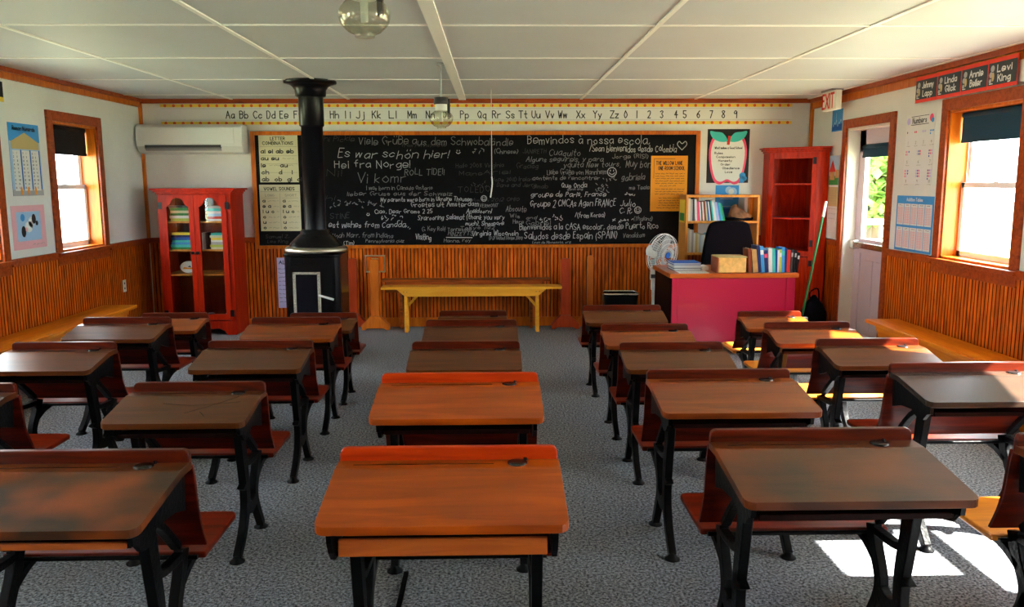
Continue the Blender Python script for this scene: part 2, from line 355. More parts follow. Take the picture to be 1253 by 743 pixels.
# ------------------------------------------------------------------ windows and door
wn = [0]
def window(M, a, b_, shade=None, trimm=True):
    wn[0] += 1; o = bpy.data.objects.new('window_%d' % wn[0], None); C.objects.link(o); o['kind'] = 'structure'
    o.location = M @ Vector(((a + b_) / 2, ZB, 0))
    f = MB('trim_orange', M)
    f.use('trim_red')
    f.box(a - .085, a, ZB - .03, ZT + .085, 0, .022); f.box(b_, b_ + .085, ZB - .03, ZT + .085, 0, .022); f.box(a, b_, ZT, ZT + .085, 0, .022)
    f.box(a - .10, b_ + .10, ZB - .03, ZB, -.02, .05); f.box(a - .085, b_ + .085, ZB - .11, ZB - .03, 0, .02)
    f.build('window_frame', o, abs_=True, bevel=.003)
    j = MB('trim_orange', M)
    j.box(a, a + .018, ZB, ZT, -.15, 0); j.box(b_ - .018, b_, ZB, ZT, -.15, 0); j.box(a, b_, ZT - .018, ZT, -.15, 0); j.box(a, b_, ZB, ZB + .018, -.15, 0)
    j.build('jamb', o, abs_=True)
    s_ = MB('vinyl', M); A, B = a + .018, b_ - .018; z0, z1 = ZB + .018, ZT - .018; zm = (z0 + z1) / 2
    for q0, q1, n0 in ((z0, zm + .02, -.15), (zm - .02, z1, -.185)):
        s_.box(A, A + .045, q0, q1, n0, n0 + .035); s_.box(B - .045, B, q0, q1, n0, n0 + .035); s_.box(A, B, q0, q0 + .045, n0, n0 + .035); s_.box(A, B, q1 - .04, q1, n0, n0 + .035)
    s_.box((A + B) / 2 - .03, (A + B) / 2 + .03, zm + .02, zm + .03, -.14, -.12)
    s_.build('sash', o, abs_=True, bevel=.003)
    g = MB('pane_glass', M); g.rect(A + .04, B - .04, z0 + .04, zm, -.135); g.rect(A + .04, B - .04, zm, z1 - .04, -.17); g.build('pane', o, abs_=True)
    return o
for a, b_ in LW: window(WL, a, b_)
for a, b_ in RWs: window(WR, -b_, -a)
def blind(M, a, b_, z0, mat, label, z1=ZT - .02, n=-.085):
    t_ = thing('roller_blind', label, 'window blind', M @ Vector(((a + b_) / 2, z1, n)))
    c = MB(mat, M); c.box(a, b_, z0, z1 - .02, n - .0015, n + .0015); c.build('blind_cloth', t_, abs_=True)
    c = MB(mat, M)
    N = 12; c.add([(x, z1 - .02 + .022 * math.sin(2 * PI * i / N), n - .01 + .022 * math.cos(2 * PI * i / N)) for x in (a, b_) for i in range(N)], [(i, (i + 1) % N, N + (i + 1) % N, N + i) for i in range(N)] + [tuple(range(N))[::-1], tuple(range(N, 2 * N))], True)
    c.build('roller', t_, abs_=True)
    c = MB(mat, M); c.box(a, b_, z0 - .012, z0 + .012, n - .005, n + .005); c.build('bottom_bar', t_, abs_=True)
blind(WL, 7.13, 7.85, 1.83, 'shade_black', 'black roller blind rolled part way down the left wall window')
blind(WR, -6.17, -5.35, 1.86, 'shade_teal', 'dark teal roller blind at the top of the large right wall window')
# door
dr = bpy.data.objects.new('door_1', None); C.objects.link(dr); dr['kind'] = 'structure'; dr.location = (XR + .1, 7.54, 0)
a, b_ = -DOOR[1], -DOOR[0]
f = MB('trim_red', WR); f.box(a - .085, a, 0, 2.155, 0, .022); f.box(b_, b_ + .085, 0, 2.155, 0, .022); f.box(a, b_, 2.07, 2.155, 0, .022); f.build('door_frame', dr, abs_=True, bevel=.003)
j = MB('jamb_white', WR); j.box(a, a + .02, 0, 2.07, -T, -.002); j.box(b_ - .02, b_, 0, 2.07, -T, -.002); j.box(a, b_, 2.05, 2.07, -T, -.002); j.build('jamb', dr, abs_=True)
s_ = MB('door_paint', WR); A, B = a + .02, b_ - .02; n0, n1 = -.16, -.115
s_.box(A, A + .13, 0, 2.05, n0, n1); s_.box(B - .13, B, 0, 2.05, n0, n1); s_.box(A, B, .0, .98, n0, n1 - .012); s_.box(A, B, 1.84, 2.05, n0, n1)
for q in range(2):
    x0 = A + .13 + q * .30; s_.box(x0 + .02, x0 + .27, .15, .82, n1 - .012, n1 - .002)
s_.box(A + .13, B - .13, 0, .1, n1 - .012, n1); s_.box(A + .13, B - .13, .88, 1.02, n1 - .012, n1)
s_.build('door_slab', dr, abs_=True, bevel=.004)
MB('pane_glass', WR).rect(A + .12, B - .12, 1.0, 1.86, -.14).build('pane', dr, abs_=True)
p_ = MB('chrome', WR); p_.box(A + .03, B - .03, .93, .985, n1, n1 + .035); p_.box(A + .02, A + .11, .915, 1.0, n1, n1 + .06); p_.box(B - .11, B - .02, .915, 1.0, n1, n1 + .06); p_.build('push_bar', dr, abs_=True, bevel=.004)
blind(WR, -7.84, -7.26, 1.80, 'shade_teal', 'small dark teal roller blind over the glass of the exit door', 1.91, -.095)
# ------------------------------------------------------------------ chalkboard
cb = thing('chalkboard', 'long black chalkboard covered in chalk greetings in many languages', 'chalkboard', (-.17, D - .02, .86))
bx0, bx1, bz0, bz1 = -2.565, 2.215, .865, 2.105
MB('slate', WB).box(bx0 + .03, bx1 - .03, bz0 + .03, bz1 - .03, .031, .036).build('slate_panel', cb, abs_=True)
f = MB('trim_orange', WB)
f.box(bx0, bx0 + .045, bz0, bz1, .001, .05); f.box(bx1 - .045, bx1, bz0, bz1, .001, .05); f.box(bx0 + .045, bx1 - .045, bz1 - .04, bz1, .001, .05); f.box(bx0 + .045, bx1 - .045, bz0, bz0 + .035, .001, .06)
f.build('board_frame', cb, abs_=True, bevel=.004)
ch = MB('chalk_bright', WB)
for x, z, h, wd, s_, br in [(-1.426, 1.966, 0.078, 1.653, 'Viele Grüße aus dem Schwobaländle', 1), (-1.792, 2.001, 0.052, 0.331, 'hi Pickle', 0), (-0.974, 1.94, 0.035, 0.478, 'from Pennsylvania', 0), (-1.652, 1.828, 0.087, 1.192, 'Es war schön hier!', 2), (0.009, 1.871, 0.043, 0.261, '(Chinese)', 1), (-1.687, 1.724, 0.078, 0.818, 'Hei fra Norge!', 2), (-0.948, 1.646, 0.061, 0.435, 'ROLL TIDE!!', 1), (-1.774, 1.629, 0.07, 0.191, 'Ni!', 0), (-1.452, 1.568, 0.104, 0.539, 'Vi komr', 1), (-1.357, 1.49, 0.043, 0.713, 'I was born in Canada Ontario', 1), (-1.565, 1.43, 0.043, 1.131, 'lieber Gruss aus der Schweiz', 1), (-1.209, 1.369, 0.043, 0.983, 'My parents were born in Ukraine Thousen', 2), (-0.887, 1.308, 0.052, 0.731, 'Groetes uit Amsterdam', 2), (-1.278, 1.239, 0.043, 0.626, 'Ciao, Dear Gromo 2 25', 2), (-1.757, 1.187, 0.052, 0.217, 'STINE', 0), (-0.817, 1.17, 0.052, 0.94, 'Syarooring Salamat (thank you very', 2), (-0.304, 1.109, 0.043, 0.418, 'much), Singapore', 2), (-1.774, 1.092, 0.061, 0.887, 'est wishes from Canada..,', 2), (-0.774, 1.048, 0.043, 0.539, 'G. Kay Rolf Tennessee', 1), (-1.739, 0.979, 0.052, 0.661, 'Noah Marr. from Indiana', 1), (-0.843, 0.953, 0.061, 0.174, 'Visiting', 2), (-1.618, 0.901, 0.043, 0.122, '(Tim)', 2), (-1.383, 0.927, 0.035, 0.418, 'Pennsylvania cuz', 1), (0.366, 1.975, 0.087, 1.322, 'Bemvindos à nossa escola.', 2), (1.027, 1.889, 0.07, 0.94, '/Sean bienvenidos desde Colombia', 2), (0.592, 1.845, 0.07, 0.348, 'Cuaquito', 1), (0.314, 1.871, 0.043, 0.261, 'JANIRETH', 0), (0.349, 1.785, 0.052, 0.835, 'Alguns seguireis, y para', 1), (1.271, 1.819, 0.043, 0.4, 'Jorge (RISI)', 1), (0.244, 1.715, 0.052, 0.244, 'Graciag', 0), (0.749, 1.724, 0.061, 0.626, 'yquita New tours,', 1), (1.419, 1.724, 0.078, 0.278, 'Muy bon', 1), (0.575, 1.646, 0.052, 0.644, 'Liebe Grüße von Mannheim', 1), (0.418, 1.594, 0.043, 0.731, 'contents de rencontrer', 1), (1.375, 1.585, 0.07, 0.261, 'gabriela', 1), (0.418, 1.507, 0.043, 0.174, 'dimab', 0), (0.731, 1.507, 0.052, 0.278, 'Que Onda', 2), (0.792, 1.481, 0.026, 0.174, 'ganm ang', 1), (0.401, 1.412, 0.052, 0.818, 'groupe de Paris, France', 2), (0.392, 1.3, 0.07, 0.931, 'Groupe 2 CMCAs Agen FRANCE', 2), (1.367, 1.308, 0.061, 0.174, 'Julio', 2), (1.358, 1.23, 0.061, 0.148, 'C. R.', 2), (0.879, 1.187, 0.052, 0.331, '/(from Korea)', 2), (1.514, 1.152, 0.043, 0.209, '(Thailand)', 1), (0.279, 1.057, 0.061, 1.514, 'Bienvenidos a la CASA escolar, desde Puerto Rico', 2), (0.331, 0.953, 0.078, 1.018, 'Saludos desde Espain (SPAIN)', 2), (1.401, 0.971, 0.052, 0.244, 'Vanakkam', 1), (0.418, 0.91, 0.026, 0.418, 'Lyon de Minnesota. org', 1), (-0.295, 1.239, 0.043, 0.278, 'Apeldoorn!', 2), (0.131, 1.256, 0.061, 0.226, 'Absoute', 1), (-0.156, 1.3, 0.035, 0.209, 'VERMONT', 1), (0.175, 1.187, 0.043, 0.122, 'Wis', 1), (0.209, 1.126, 0.043, 0.122, 'Here', 1), (0.349, 1.109, 0.052, 0.278, 'Gabriel', 1), (0.349, 1.17, 0.035, 0.122, 'and', 1), (-0.365, 1.066, 0.035, 0.383, 'Tokyo 1122', 1), (-0.234, 0.997, 0.052, 0.505, 'Virginia Wisconsin', 2), (-0.052, 0.953, 0.035, 0.365, '(7-27 United States 2009)', 1), (-0.495, 0.997, 0.043, 0.278, 'HINZEYTS', 1), (-0.539, 0.927, 0.035, 0.296, 'Hanna, ray', 1), (-0.382, 1.464, 0.061, 0.365, 'TOLEDO', 0), (-0.017, 1.577, 0.043, 0.478, 'Hope 2010 Ireland', 0), (-0.104, 1.655, 0.043, 0.304, 'Ariel', 0), (-0.4, 1.724, 0.043, 0.522, 'Hallo 2008 Virginia', 0), (-0.365, 1.637, 0.043, 0.261, 'Maine', 0), (0.035, 1.516, 0.043, 0.435, 'Dana and Jerry', 0), (-0.234, 1.36, 0.035, 0.522, 'Amish 2012 OHIO', 0), (-2.453, 0.979, 0.035, 0.261, 'Samuel Z.', 0), (-2.435, 0.927, 0.035, 0.226, 'Lea King', 0), (-1.8, 1.378, 0.052, 0.122, 'hi', 0), (-2.087, 1.334, 0.052, 0.087, 'L i', 1), (1.462, 1.49, 0.043, 0.226, 'me Teele', 1)]:
    ch.use(('chalk_dim', 'chalk_mid', 'chalk_bright')[br])
    text(ch, s_, x, z, h, wd, th=.0034 + .0006 * br + h * .011, slant=random.uniform(-.02, .32), wob=.13, n=.0375, rot=random.uniform(-.006, .012))
CH = ch.stroke
for x, z, n_, h, br in [(-0.217, 1.871, 2, 0.07, 1), (-1.757, 1.308, 9, 0.061, 1), (-1.217, 1.152, 3, 0.07, 2), (1.184, 1.577, 3, 0.043, 1), (1.114, 1.499, 3, 0.043, 1), (1.097, 1.456, 4, 0.035, 1), (0.488, 1.152, 5, 0.052, 2), (1.28, 1.135, 4, 0.052, 2), (-0.234, 1.516, 3, 0.052, 0), (1.419, 1.421, 3, 0.035, 2)]:
    ch.use(('chalk_dim', 'chalk_mid', 'chalk_bright')[br])
    for i in range(n_): 
        for _ in range(3):
            a = (x + i * h * 1.1 + random.uniform(0, .8) * h, z + random.uniform(0, 1) * h); b_ = (a[0] + random.uniform(-.5, .5) * h, a[1] + random.uniform(-.5, .5) * h)
            ch.stroke(smooth([a, ((a[0] + b_[0]) / 2 + random.uniform(-.2, .2) * h, (a[1] + b_[1]) / 2 + random.uniform(-.2, .2) * h), b_], 3), .006, .0375)
ch.use('chalk_bright')
def sm_at(x, z, r_, ring=True, th=.007):
    M0 = ch.M; ch.M = WB @ Matrix.Translation((0, 0, .036)); smiley(ch, x, z, r_, th, ring); ch.M = M0
for x, z, r_, rg in [(-0.373, 1.889, 0.035, False), (-1.348, 1.23, 0.025, False), (1.271, 1.672, 0.048, True), (1.558, 1.265, 0.035, True), (-0.104, 1.395, 0.03, True)]: sm_at(x, z, r_, rg)
hx, hz = 2.019, 1.949
ch.stroke(smooth([(hx, hz - .045), (hx - .05, hz + .01), (hx - .03, hz + .045), (hx, hz + .02), (hx + .035, hz + .045), (hx + .05, hz + .01), (hx, hz - .045)], 4), .008, .0375)
ch.stroke([(-0.513, 0.979), (-0.234, 0.975)], .008, .0375)
ch.build('chalk_writing', cb, abs_=True)

def chart(name, M, x0, x1, z0, z1, mat, label, cat, n=.0, draw=None, th=.002, border=None):
    m_ = MB(mat, M @ Matrix.Translation((0, 0, n))); m_.box(x0, x1, z0, z1, 0, th)
    m_.M = M @ Matrix.Translation((0, 0, n + th))
    if draw: draw(m_)
    return tag(m_.build(name), label, cat)
def d_letters(m_):
    x0, x1, z0, z1 = -2.480, -2.070, 1.573, 2.064
    m_.use('ink'); text(m_, 'LETTER', (x0 + x1) / 2, z1 - .05, .032, .16, .006, align='c'); text(m_, 'COMBINATIONS', (x0 + x1) / 2, z1 - .098, .032, .33, .006, align='c')
    m_.use('ink_grey')
    for z in (.12, .215, .30, .39): m_.rect(x0 + .01, x1 - .01, z1 - z, z1 - z + .003)
    rows = ('ai ei ab eb', 'au eu', 'ie', 'ch    d    i    g', 'ab  ob  gi  oi')
    for i, r_ in enumerate(rows):
        z = z1 - .185 - i * .073; m_.use('ink'); wd = text(m_, r_, x0 + .02, z, .042, None, .009)
        m_.use('ink_grey'); 
        if i < 3: squiggle(m_, x0 + .05 + wd, x1 - .04, z + .01, .014, .004)
    m_.use('ink'); text(m_, 'au', x0 + .22, z1 - .185 - 2 * .073, .042, None, .009)
chart('letter_chart', WB, -2.480, -2.070, 1.573, 2.064, 'paper_cream', 'cream letter combinations chart on the chalkboard, left of the stove pipe', 'wall chart', .0385, d_letters)
def d_vowels(m_):
    x0, x1, z0, z1 = -2.495, -2.065, 1.055, 1.548
    m_.use('ink'); text(m_, 'VOWEL SOUNDS', (x0 + x1) / 2, z1 - .06, .032, .33, .006, align='c')
    m_.use('ink_grey'); m_.rect(x0 + .01, x1 - .01, z1 - .075, z1 - .072); m_.rect((x0 + x1) / 2 - .0015, (x0 + x1) / 2 + .0015, z0 + .02, z1 - .09)
    text(m_, 'LONG', x0 + .06, z1 - .125, .024, None, .004); text(m_, 'SHORT', x0 + .27, z1 - .125, .024, None, .004); m_.rect(x0 + .02, x0 + .19, z1 - .142, z1 - .139); m_.rect(x0 + .24, x1 - .02, z1 - .142, z1 - .139)
    for i, r_ in enumerate(('a', 'e a', 'i u o', 'o', 'u', 'o')):
        z = z1 - .185 - i * .057
        for q in (0, 1):
            m_.use('ink'); wd = text(m_, r_, x0 + .03 + q * .215, z, .036, None, .008)
            m_.use('ink_grey'); squiggle(m_, x0 + .05 + q * .215 + wd, x0 + .20 + q * .215, z + .006, .012, .004)
chart('vowel_chart', WB, -2.495, -2.065, 1.055, 1.548, 'paper_cream', 'cream vowel sounds chart on the chalkboard, under the letter combinations chart', 'wall chart', .0385, d_vowels)
def d_orange(m_):
    x0, x1, z0, z1 = 1.690, 2.085, 1.252, 1.842
    m_.use('ink'); m_.rect(x0 + .03, x0 + .034, z0 + .35, z1 - .03); m_.rect(x0 + .03, x0 + .26, z1 - .034, z1 - .03)
    text(m_, 'THE WILLOW LANE', x0 + .055, z1 - .095, .038, .29, .006); text(m_, 'ONE-ROOM SCHOOL', x0 + .08, z1 - .15, .038, .29, .006)
    for i in range(5): squiggle(m_, x0 + .05, x1 - .03, z1 - .195 - i * .026, .011, .004)
    squiggle(m_, x0 + .1, x1 - .12, z1 - .325, .010, .004)
    for i in range(3): squiggle(m_, x0 + .05, x1 - .03, z1 - .36 - i * .026, .011, .004)
    for i in range(4): squiggle(m_, x0 + .09, x1 - .05, z1 - .455 - i * .026, .011, .004)
    squiggle(m_, x0 + .07, x1 - .07, z0 + .03, .010, .004)
chart('orange_notice', WB, 1.690, 2.085, 1.252, 1.842, 'orange_paper', 'orange notice with black writing on the right end of the chalkboard', 'notice', .0385, d_orange)
# alphabet strip
def d_alpha(m_):
    m_.use('yellow_border'); x0, x1 = -3.50, 3.20
    for z in (2.372, 2.192): m_.rect(x0, x1, z - .016, z + .016)
    m_.use('apple_red'); x = x0 + .05; i = 0
    while x < x1 - .02:
        for z in (2.372, 2.192): m_.disc(x, z, .016, .003, 10)
        x += .0905; i += 1
    m_.use('ink_grey'); m_.rect(x0, x1, 2.342, 2.344); m_.rect(x0, x1, 2.222, 2.224)
    m_.use('ink')
    P = (('Aa', -2.766), ('Bb', -2.623), ('Cc', -2.48), ('Dd', -2.338), ('Ee', -2.201), ('Ff', -2.052), ('Gg', -1.853), ('Hh', -1.671), ('Ii', -1.51), ('Jj', -1.398), ('Kk', -1.229), ('Ll', -1.051), ('Mm', -0.852), ('Nn', -0.658), ('Oo', -0.484), ('Pp', -0.296), ('Qq', -0.112), ('Rr', 0.044), ('Ss', 0.191), ('Tt', 0.325), ('Uu', 0.465), ('Vv', 0.61), ('Ww', 0.745), ('Xx', 0.94), ('Yy', 1.118), ('Zz', 1.3), ('0', 1.421), ('1', 1.542), ('2', 1.672), ('3', 1.807), ('4', 1.961), ('5', 2.053), ('6', 2.2), ('7', 2.339), ('8', 2.469), ('9', 2.599))
    for s_, x in P: text(m_, s_, x, 2.242, .074, .102 if len(s_) > 1 else .044, .010, align='c')
chart('alphabet_strip', WB, -3.50, 3.20, 2.175, 2.388, 'paper_white', 'long alphabet and number strip with yellow apple borders above the chalkboard', 'alphabet strip', .001, d_alpha)
# apple poster
def d_apple(m_):
    cx, cz = 2.525, 1.80
    def shape(k): return [(cx + k * a * .19, cz + k * b_ * .24) for a, b_ in ((0, .78), (.35, .98), (.8, .92), (1, .4), (.93, -.3), (.72, -.85), (.4, -1.02), (0, -.9), (-.4, -1.02), (-.72, -.85), (-.93, -.3), (-1, .4), (-.8, .92), (-.35, .98))]
    def fill(mat, k, n):
        m_.use(mat); P = smooth(shape(k), 4, True); m_.add([(p.x, p.y, n) for p in P] + [(cx, cz, n)], [(i, (i + 1) % len(P), len(P)) for i in range(len(P))])
    fill('pink', 1.08, .001); fill('paper_white', .96, .002)
    m_.use('teal')
    for s_ in (-1, 1):
        L_ = smooth([(cx + .01 * s_, cz + .20), (cx + .06 * s_, cz + .28), (cx + .14 * s_, cz + .295), (cx + .20 * s_, cz + .30), (cx + .17 * s_, cz + .23), (cx + .09 * s_, cz + .19)], 4, True)
        c0 = sum(L_, Vector((0, 0))) / len(L_); m_.add([(p.x, p.y, .003) for p in L_] + [(c0.x, c0.y, .003)], [(i, (i + 1) % len(L_), len(L_)) for i in range(len(L_))])
    m_.use('brick_red'); m_.stroke([(cx, cz + .17), (cx + .01, cz + .24)], .03, .004)
    m_.use('sky_blue'); m_.disc(cx + .165, cz - .17, .035, .004); m_.disc(cx + .16, cz - .22, .03, .004); m_.disc(cx + .19, cz - .2, .025, .004)
    m_.use('ink')
    text(m_, 'What makes a Good School', cx - .145, cz + .115, .022, .30, .0045, n=.004)
    for i, (s_, dx) in enumerate((('Rules', .0), ('Compassion', .02), ('Honesty', .045), ('Order', .07), ('Obedience', .09), ('Love', .12))): text(m_, s_, cx - .145 + dx, cz + .06 - i * .040, .022, None, .0045, n=.004)
chart('apple_poster', WB, 2.300, 2.755, 1.553, 2.124, 'black_paper', 'black poster with a pink outlined apple, right of the chalkboard', 'poster', .001, d_apple)
def d_bluebird(m_):
    m_.use('deep_blue'); m_.rect(2.405, 2.66, 1.16, 1.28)
    m_.use('pale_blue'); m_.disc(2.55, 1.475, .04, .002); m_.disc(2.59, 1.455, .05, .002); m_.use('paper_white'); m_.disc(2.575, 1.46, .03, .003); m_.rect(2.46, 2.60, 1.38, 1.385, .003); m_.rect(2.45, 2.61, 1.30, 1.303, .003)
chart('blue_poster', WB, 2.405, 2.660, 1.16, 1.528, 'sky_blue', 'blue poster partly hidden behind the bookcase, below the apple poster', 'poster', .001, d_bluebird)

# left wall posters
def d_roman(m_):
    x0, x1, z0, z1 = 6.47, 6.90, 1.470, 2.035
    m_.use('pale_blue'); m_.rect(x0, x1, z0, z1 - .14, .0005)
    m_.use('sand'); m_.add([(x0 + .03, z1 - .14, .002), (x1 - .03, z1 - .14, .002), ((x0 + x1) / 2, z1 - .07, .002)], [(0, 1, 2)]); m_.rect(x0 + .02, x1 - .02, z1 - .20, z1 - .14, .002); m_.use('grey_card'); m_.rect(x0, x1, z0, z0 + .05, .002)
    for i in range(3):
        u = x0 + .03 + i * .13; m_.use('paper_white'); m_.rect(u, u + .105, z0 + .04, z1 - .21, .003); m_.use('deep_blue'); m_.rect(u + .108, u + .122, z0 + .05, z1 - .205, .003)
        m_.use('ink')
        for k in range(10):
            text(m_, str(i * 10 + k + 1), u + .006, z1 - .238 - k * .030, .014, None, .0028, n=.004)
            text(m_, ['I', 'II', 'III', 'IV', 'V', 'VI', 'VII', 'VIII', 'IX', 'X'][k], u + .055, z1 - .238 - k * .030, .014, None, .0028, n=.004)
    m_.use('orange_paper')
    for u in (.11, .21, .31): m_.disc(x0 + u, z0 + .04, .014, .005, ry=.035)
    m_.use('ink'); text(m_, 'Roman Numerals', (x0 + x1) / 2, z1 - .055, .032, .32, .006, align='c', n=.004)
chart('numeral_poster', WL, 6.47, 6.90, 1.470, 2.035, 'sky_blue', 'tall blue poster of numeral columns under a temple roof, on the left wall', 'poster', .001, d_roman)
def d_pets(m_):
    m_.use('pale_blue'); m_.rect(6.475, 6.815, 1.115, 1.345)
    m_.use('paper_white'); m_.disc(6.64, 1.225, .055, .002, ry=.045); m_.disc(6.68, 1.26, .045, .002); m_.use('sky_blue'); m_.disc(6.56, 1.30, .03, .002)
    m_.use('ink'); m_.disc(6.56, 1.19, .032, .003, ry=.045); m_.disc(6.715, 1.285, .03, .003, ry=.04); m_.disc(6.755, 1.25, .02, .003)
    m_.use('pale_pink'); m_.disc(6.60, 1.205, .018, .003)
    m_.use('ink_grey'); squiggle(m_, 6.68, 6.85, 1.075, .012, .003)
chart('pink_picture', WL, 6.415, 6.885, 1.050, 1.395, 'pale_pink', 'pink bordered picture with a blue centre on the left wall, below the numeral poster', 'picture', .001, d_pets)
def d_flag(m_): m_.use('yellow_border'); m_.rect(6.05, 6.455, 2.18, 2.215)
chart('black_poster', WL, 6.05, 6.455, 2.18, 2.33, 'black_paper', 'black card with a yellow lower edge high on the left wall, cut by the frame', 'poster', .001, d_flag)
# outlets
for nm, M, x, z, lab in (('light_switch', WL, 8.21, .55, 'white plastic wall outlet in the left wainscot near the corner'),):
    m_ = MB('paper_white', M); m_.box(x - .035, x + .035, z - .06, z + .06, .014, .02); m_.use('dark_grey'); m_.box(x - .008, x + .008, z + .015, z + .035, .02, .022); m_.box(x - .008, x + .008, z - .035, z - .015, .02, .022)
    tag(m_.build('wall_outlet'), lab, 'outlet')
m_ = MB('nickel', WB); m_.box(-1.40, -1.18, .775, .79, .014, .022); m_.box(-1.40, -1.18, .60, .615, .014, .022); m_.box(-1.40, -1.385, .615, .775, .014, .022); m_.box(-1.195, -1.18, .615, .775, .014, .022); m_.use('beadboard').box(-1.385, -1.195, .615, .775, .014, .017); m_.use('nickel').box(-1.325, -1.255, .735, .755, .017, .027)
tag(m_.build('metal_plate'), 'square metal framed plate on the wainscot behind the orange post stand', 'wall plate')
m_ = MB('lilac', WB); m_.box(-2.345, -2.225, .22, .768, .035, .038); m_.use('navy')
m_.M = WB @ Matrix.Translation((0, 0, .038)); text(m_, 'AL', -2.32, .70, .035, None, .008)
for i in range(9): squiggle(m_, -2.33, -2.25, .64 - i * .045, .012, .004)
tag(m_.build('lilac_notice', bevel=0), 'narrow lilac paper notice on the wainscot left of the stove', 'notice')

# right wall posters: u = -y
BN = (('Johnny', 'Lapp'), ('Linda', 'Glick'), ('Annie', 'Beiler'), ('Levi', 'King'))
WH = ('farthest', 'second', 'third', 'nearest')
for i, (a_, b2) in enumerate(BN):
    u0 = -6.63 + i * .322; u1 = u0 + .318
    def d_name(m_):
        m_.use('banner_slate'); m_.rect(u0 + .004, u1 - .004, 2.205, 2.352)
        m_.use('grey_card'); m_.disc(u0 + .05, 2.315, .022, .002); m_.disc(u0 + .035, 2.275, .02, .002); m_.disc(u0 + .03, 2.235, .015, .002); m_.use('sand'); m_.disc(u0 + .06, 2.26, .014, .003, ry=.03)
        m_.use('paper_white'); text(m_, a_, u0 + .105, 2.288, .044, .17, .009, n=.003); text(m_, b2, u0 + .115, 2.225, .044, .15, .009, n=.003); m_.rect(u0 + .02, u0 + .06, 2.213, 2.219, .002)
    chart('name_banner', WR, u0, u1, 2.18, 2.378, 'banner_red', 'red and slate name banner above the right wall window, reading %s %s' % (a_, b2), 'name banner', .052, d_name)['group'] = 'name banners above the right window'
def d_one(m_): m_.use('ink'); text(m_, '1', -5.40, 2.22, .06, None, .009)
chart('number_card', WR, -5.425, -5.16, 2.20, 2.34, 'paper_white', 'white card with the number 1 beside the name banners', 'card', .024, d_one)
def d_numbers(m_):
    x0, x1, z0, z1 = -6.845, -6.400, 1.545, 2.100
    m_.use('ink'); text(m_, 'Numbers', x0 + .10, z1 - .07, .045, .23, .007)
    m_.rect(x0 + .08, x1 - .09, z1 - .085, z1 - .08); m_.rect(x0 + .08, x1 - .09, z1 - .018, z1 - .014)
    m_.use('lilac'); m_.disc(x0 + .04, z1 - .05, .028); m_.use('pink'); m_.disc(x1 - .05, z1 - .04, .03); m_.use('sky_blue'); m_.disc(x1 - .03, z1 - .06, .02, .003)
    k = 0
    for r_, row in enumerate(((1, 2, 3, 4), (5, 6, 7), (8, 9, 10))):
        for q, v in enumerate(row):
            cx = x0 + .05 + q * (.36 / (len(row) - 1)); cz = z1 - .14 - r_ * .155
            for d_ in range(v):
                m_.use(('deep_blue', 'pink', 'lilac', 'sky_blue')[(k + d_) % 3 if r_ else q]); m_.disc(cx - .02 + (d_ % 3) * .022, cz - (d_ // 3) * .022, .0085, .0015, 8)
            m_.use('ink_grey'); text(m_, str(v), cx - .005, cz - .095, .022, None, .004)
            squiggle(m_, cx - .02, cx + .04, cz - .115, .008, .003); k += 1
chart('number_poster', WR, -6.845, -6.400, 1.545, 2.100, 'paper_white', 'white counting poster with coloured dots, between the door and the right window', 'poster', .001, d_numbers)
def d_add(m_):
    x0, x1, z0, z1 = -6.92, -6.33, .992, 1.447
    m_.use('paper_white'); text(m_, 'Addition Tables', (x0 + x1) / 2, z1 - .043, .026, .26, .005, align='c')
    for r_ in range(2):
        for q in range(5):
            u = x0 + .022 + q * .111; zt = z1 - .065 - r_ * .195; m_.use('paper_white'); m_.rect(u, u + .104, zt - .175, zt)
            m_.use('ink'); squiggle(m_, u + .03, u + .08, zt - .016, .008, .003, .003)
            m_.use('pale_pink')
            for k in range(10): m_.rect(u + .008, u + .096, zt - .038 - k * .0135, zt - .031 - k * .0135, .003)
            m_.use('teal')
            for k in range(2): m_.rect(u + .03 + k * .04, u + .032 + k * .04, zt - .17, zt - .025, .004)
chart('addition_poster', WR, -6.92, -6.33, .992, 1.447, 'sky_blue', 'blue edged arithmetic table poster, below the white counting poster', 'poster', .001, d_add)
def d_cal(m_):
    x0, x1 = -8.30, -8.065
    m_.use('pale_blue'); m_.rect(x0, x1, 1.56, 1.82); m_.use('green'); m_.rect(x0, x1, 1.53, 1.62, .002); m_.use('brick_red'); m_.add([(x0, 1.66, .003), (x0 + .16, 1.66, .003), (x0 + .08, 1.78, .003)], [(0, 1, 2)]); m_.use('tan'); m_.rect(x0 + .02, x0 + .14, 1.58, 1.66, .003); m_.rect(x0 + .16, x1, 1.60, 1.68, .003)
    m_.use('sand'); m_.rect(x0, x1, 1.32, 1.51, .002); m_.use('ink_grey')
    for k in range(6): m_.rect(x0 + .01, x1 - .01, 1.345 + k * .026, 1.3465 + k * .026, .003)
    for k in range(8): m_.rect(x0 + .01 + k * .03, x0 + .0115 + k * .03, 1.345, 1.475, .003)
    m_.use('ink_grey')
    for k in range(3): squiggle(m_, x0 + .03, x1 - .03, 1.29 - k * .05, .012, .003)
chart('wall_calendar', WR, -8.30, -8.065, 1.0, 1.82, 'paper_white', 'hanging calendar with a red barn picture, between corner cabinet and exit door', 'calendar', .03, d_cal)
def d_sea(m_):
    m_.use('deep_blue'); m_.rect(-8.36, -8.125, 2.07, 2.13); m_.use('pale_blue')
    for k in range(6): m_.disc(-8.33 + k * .035, 2.12 + .02 * (k % 3), .014)
    m_.rect(-8.27, -8.262, 2.12, 2.24)
chart('blue_sea_poster', WR, -8.37, -8.12, 2.06, 2.275, 'sky_blue', 'small blue picture on the right wall directly under the exit sign', 'picture', .001, d_sea)
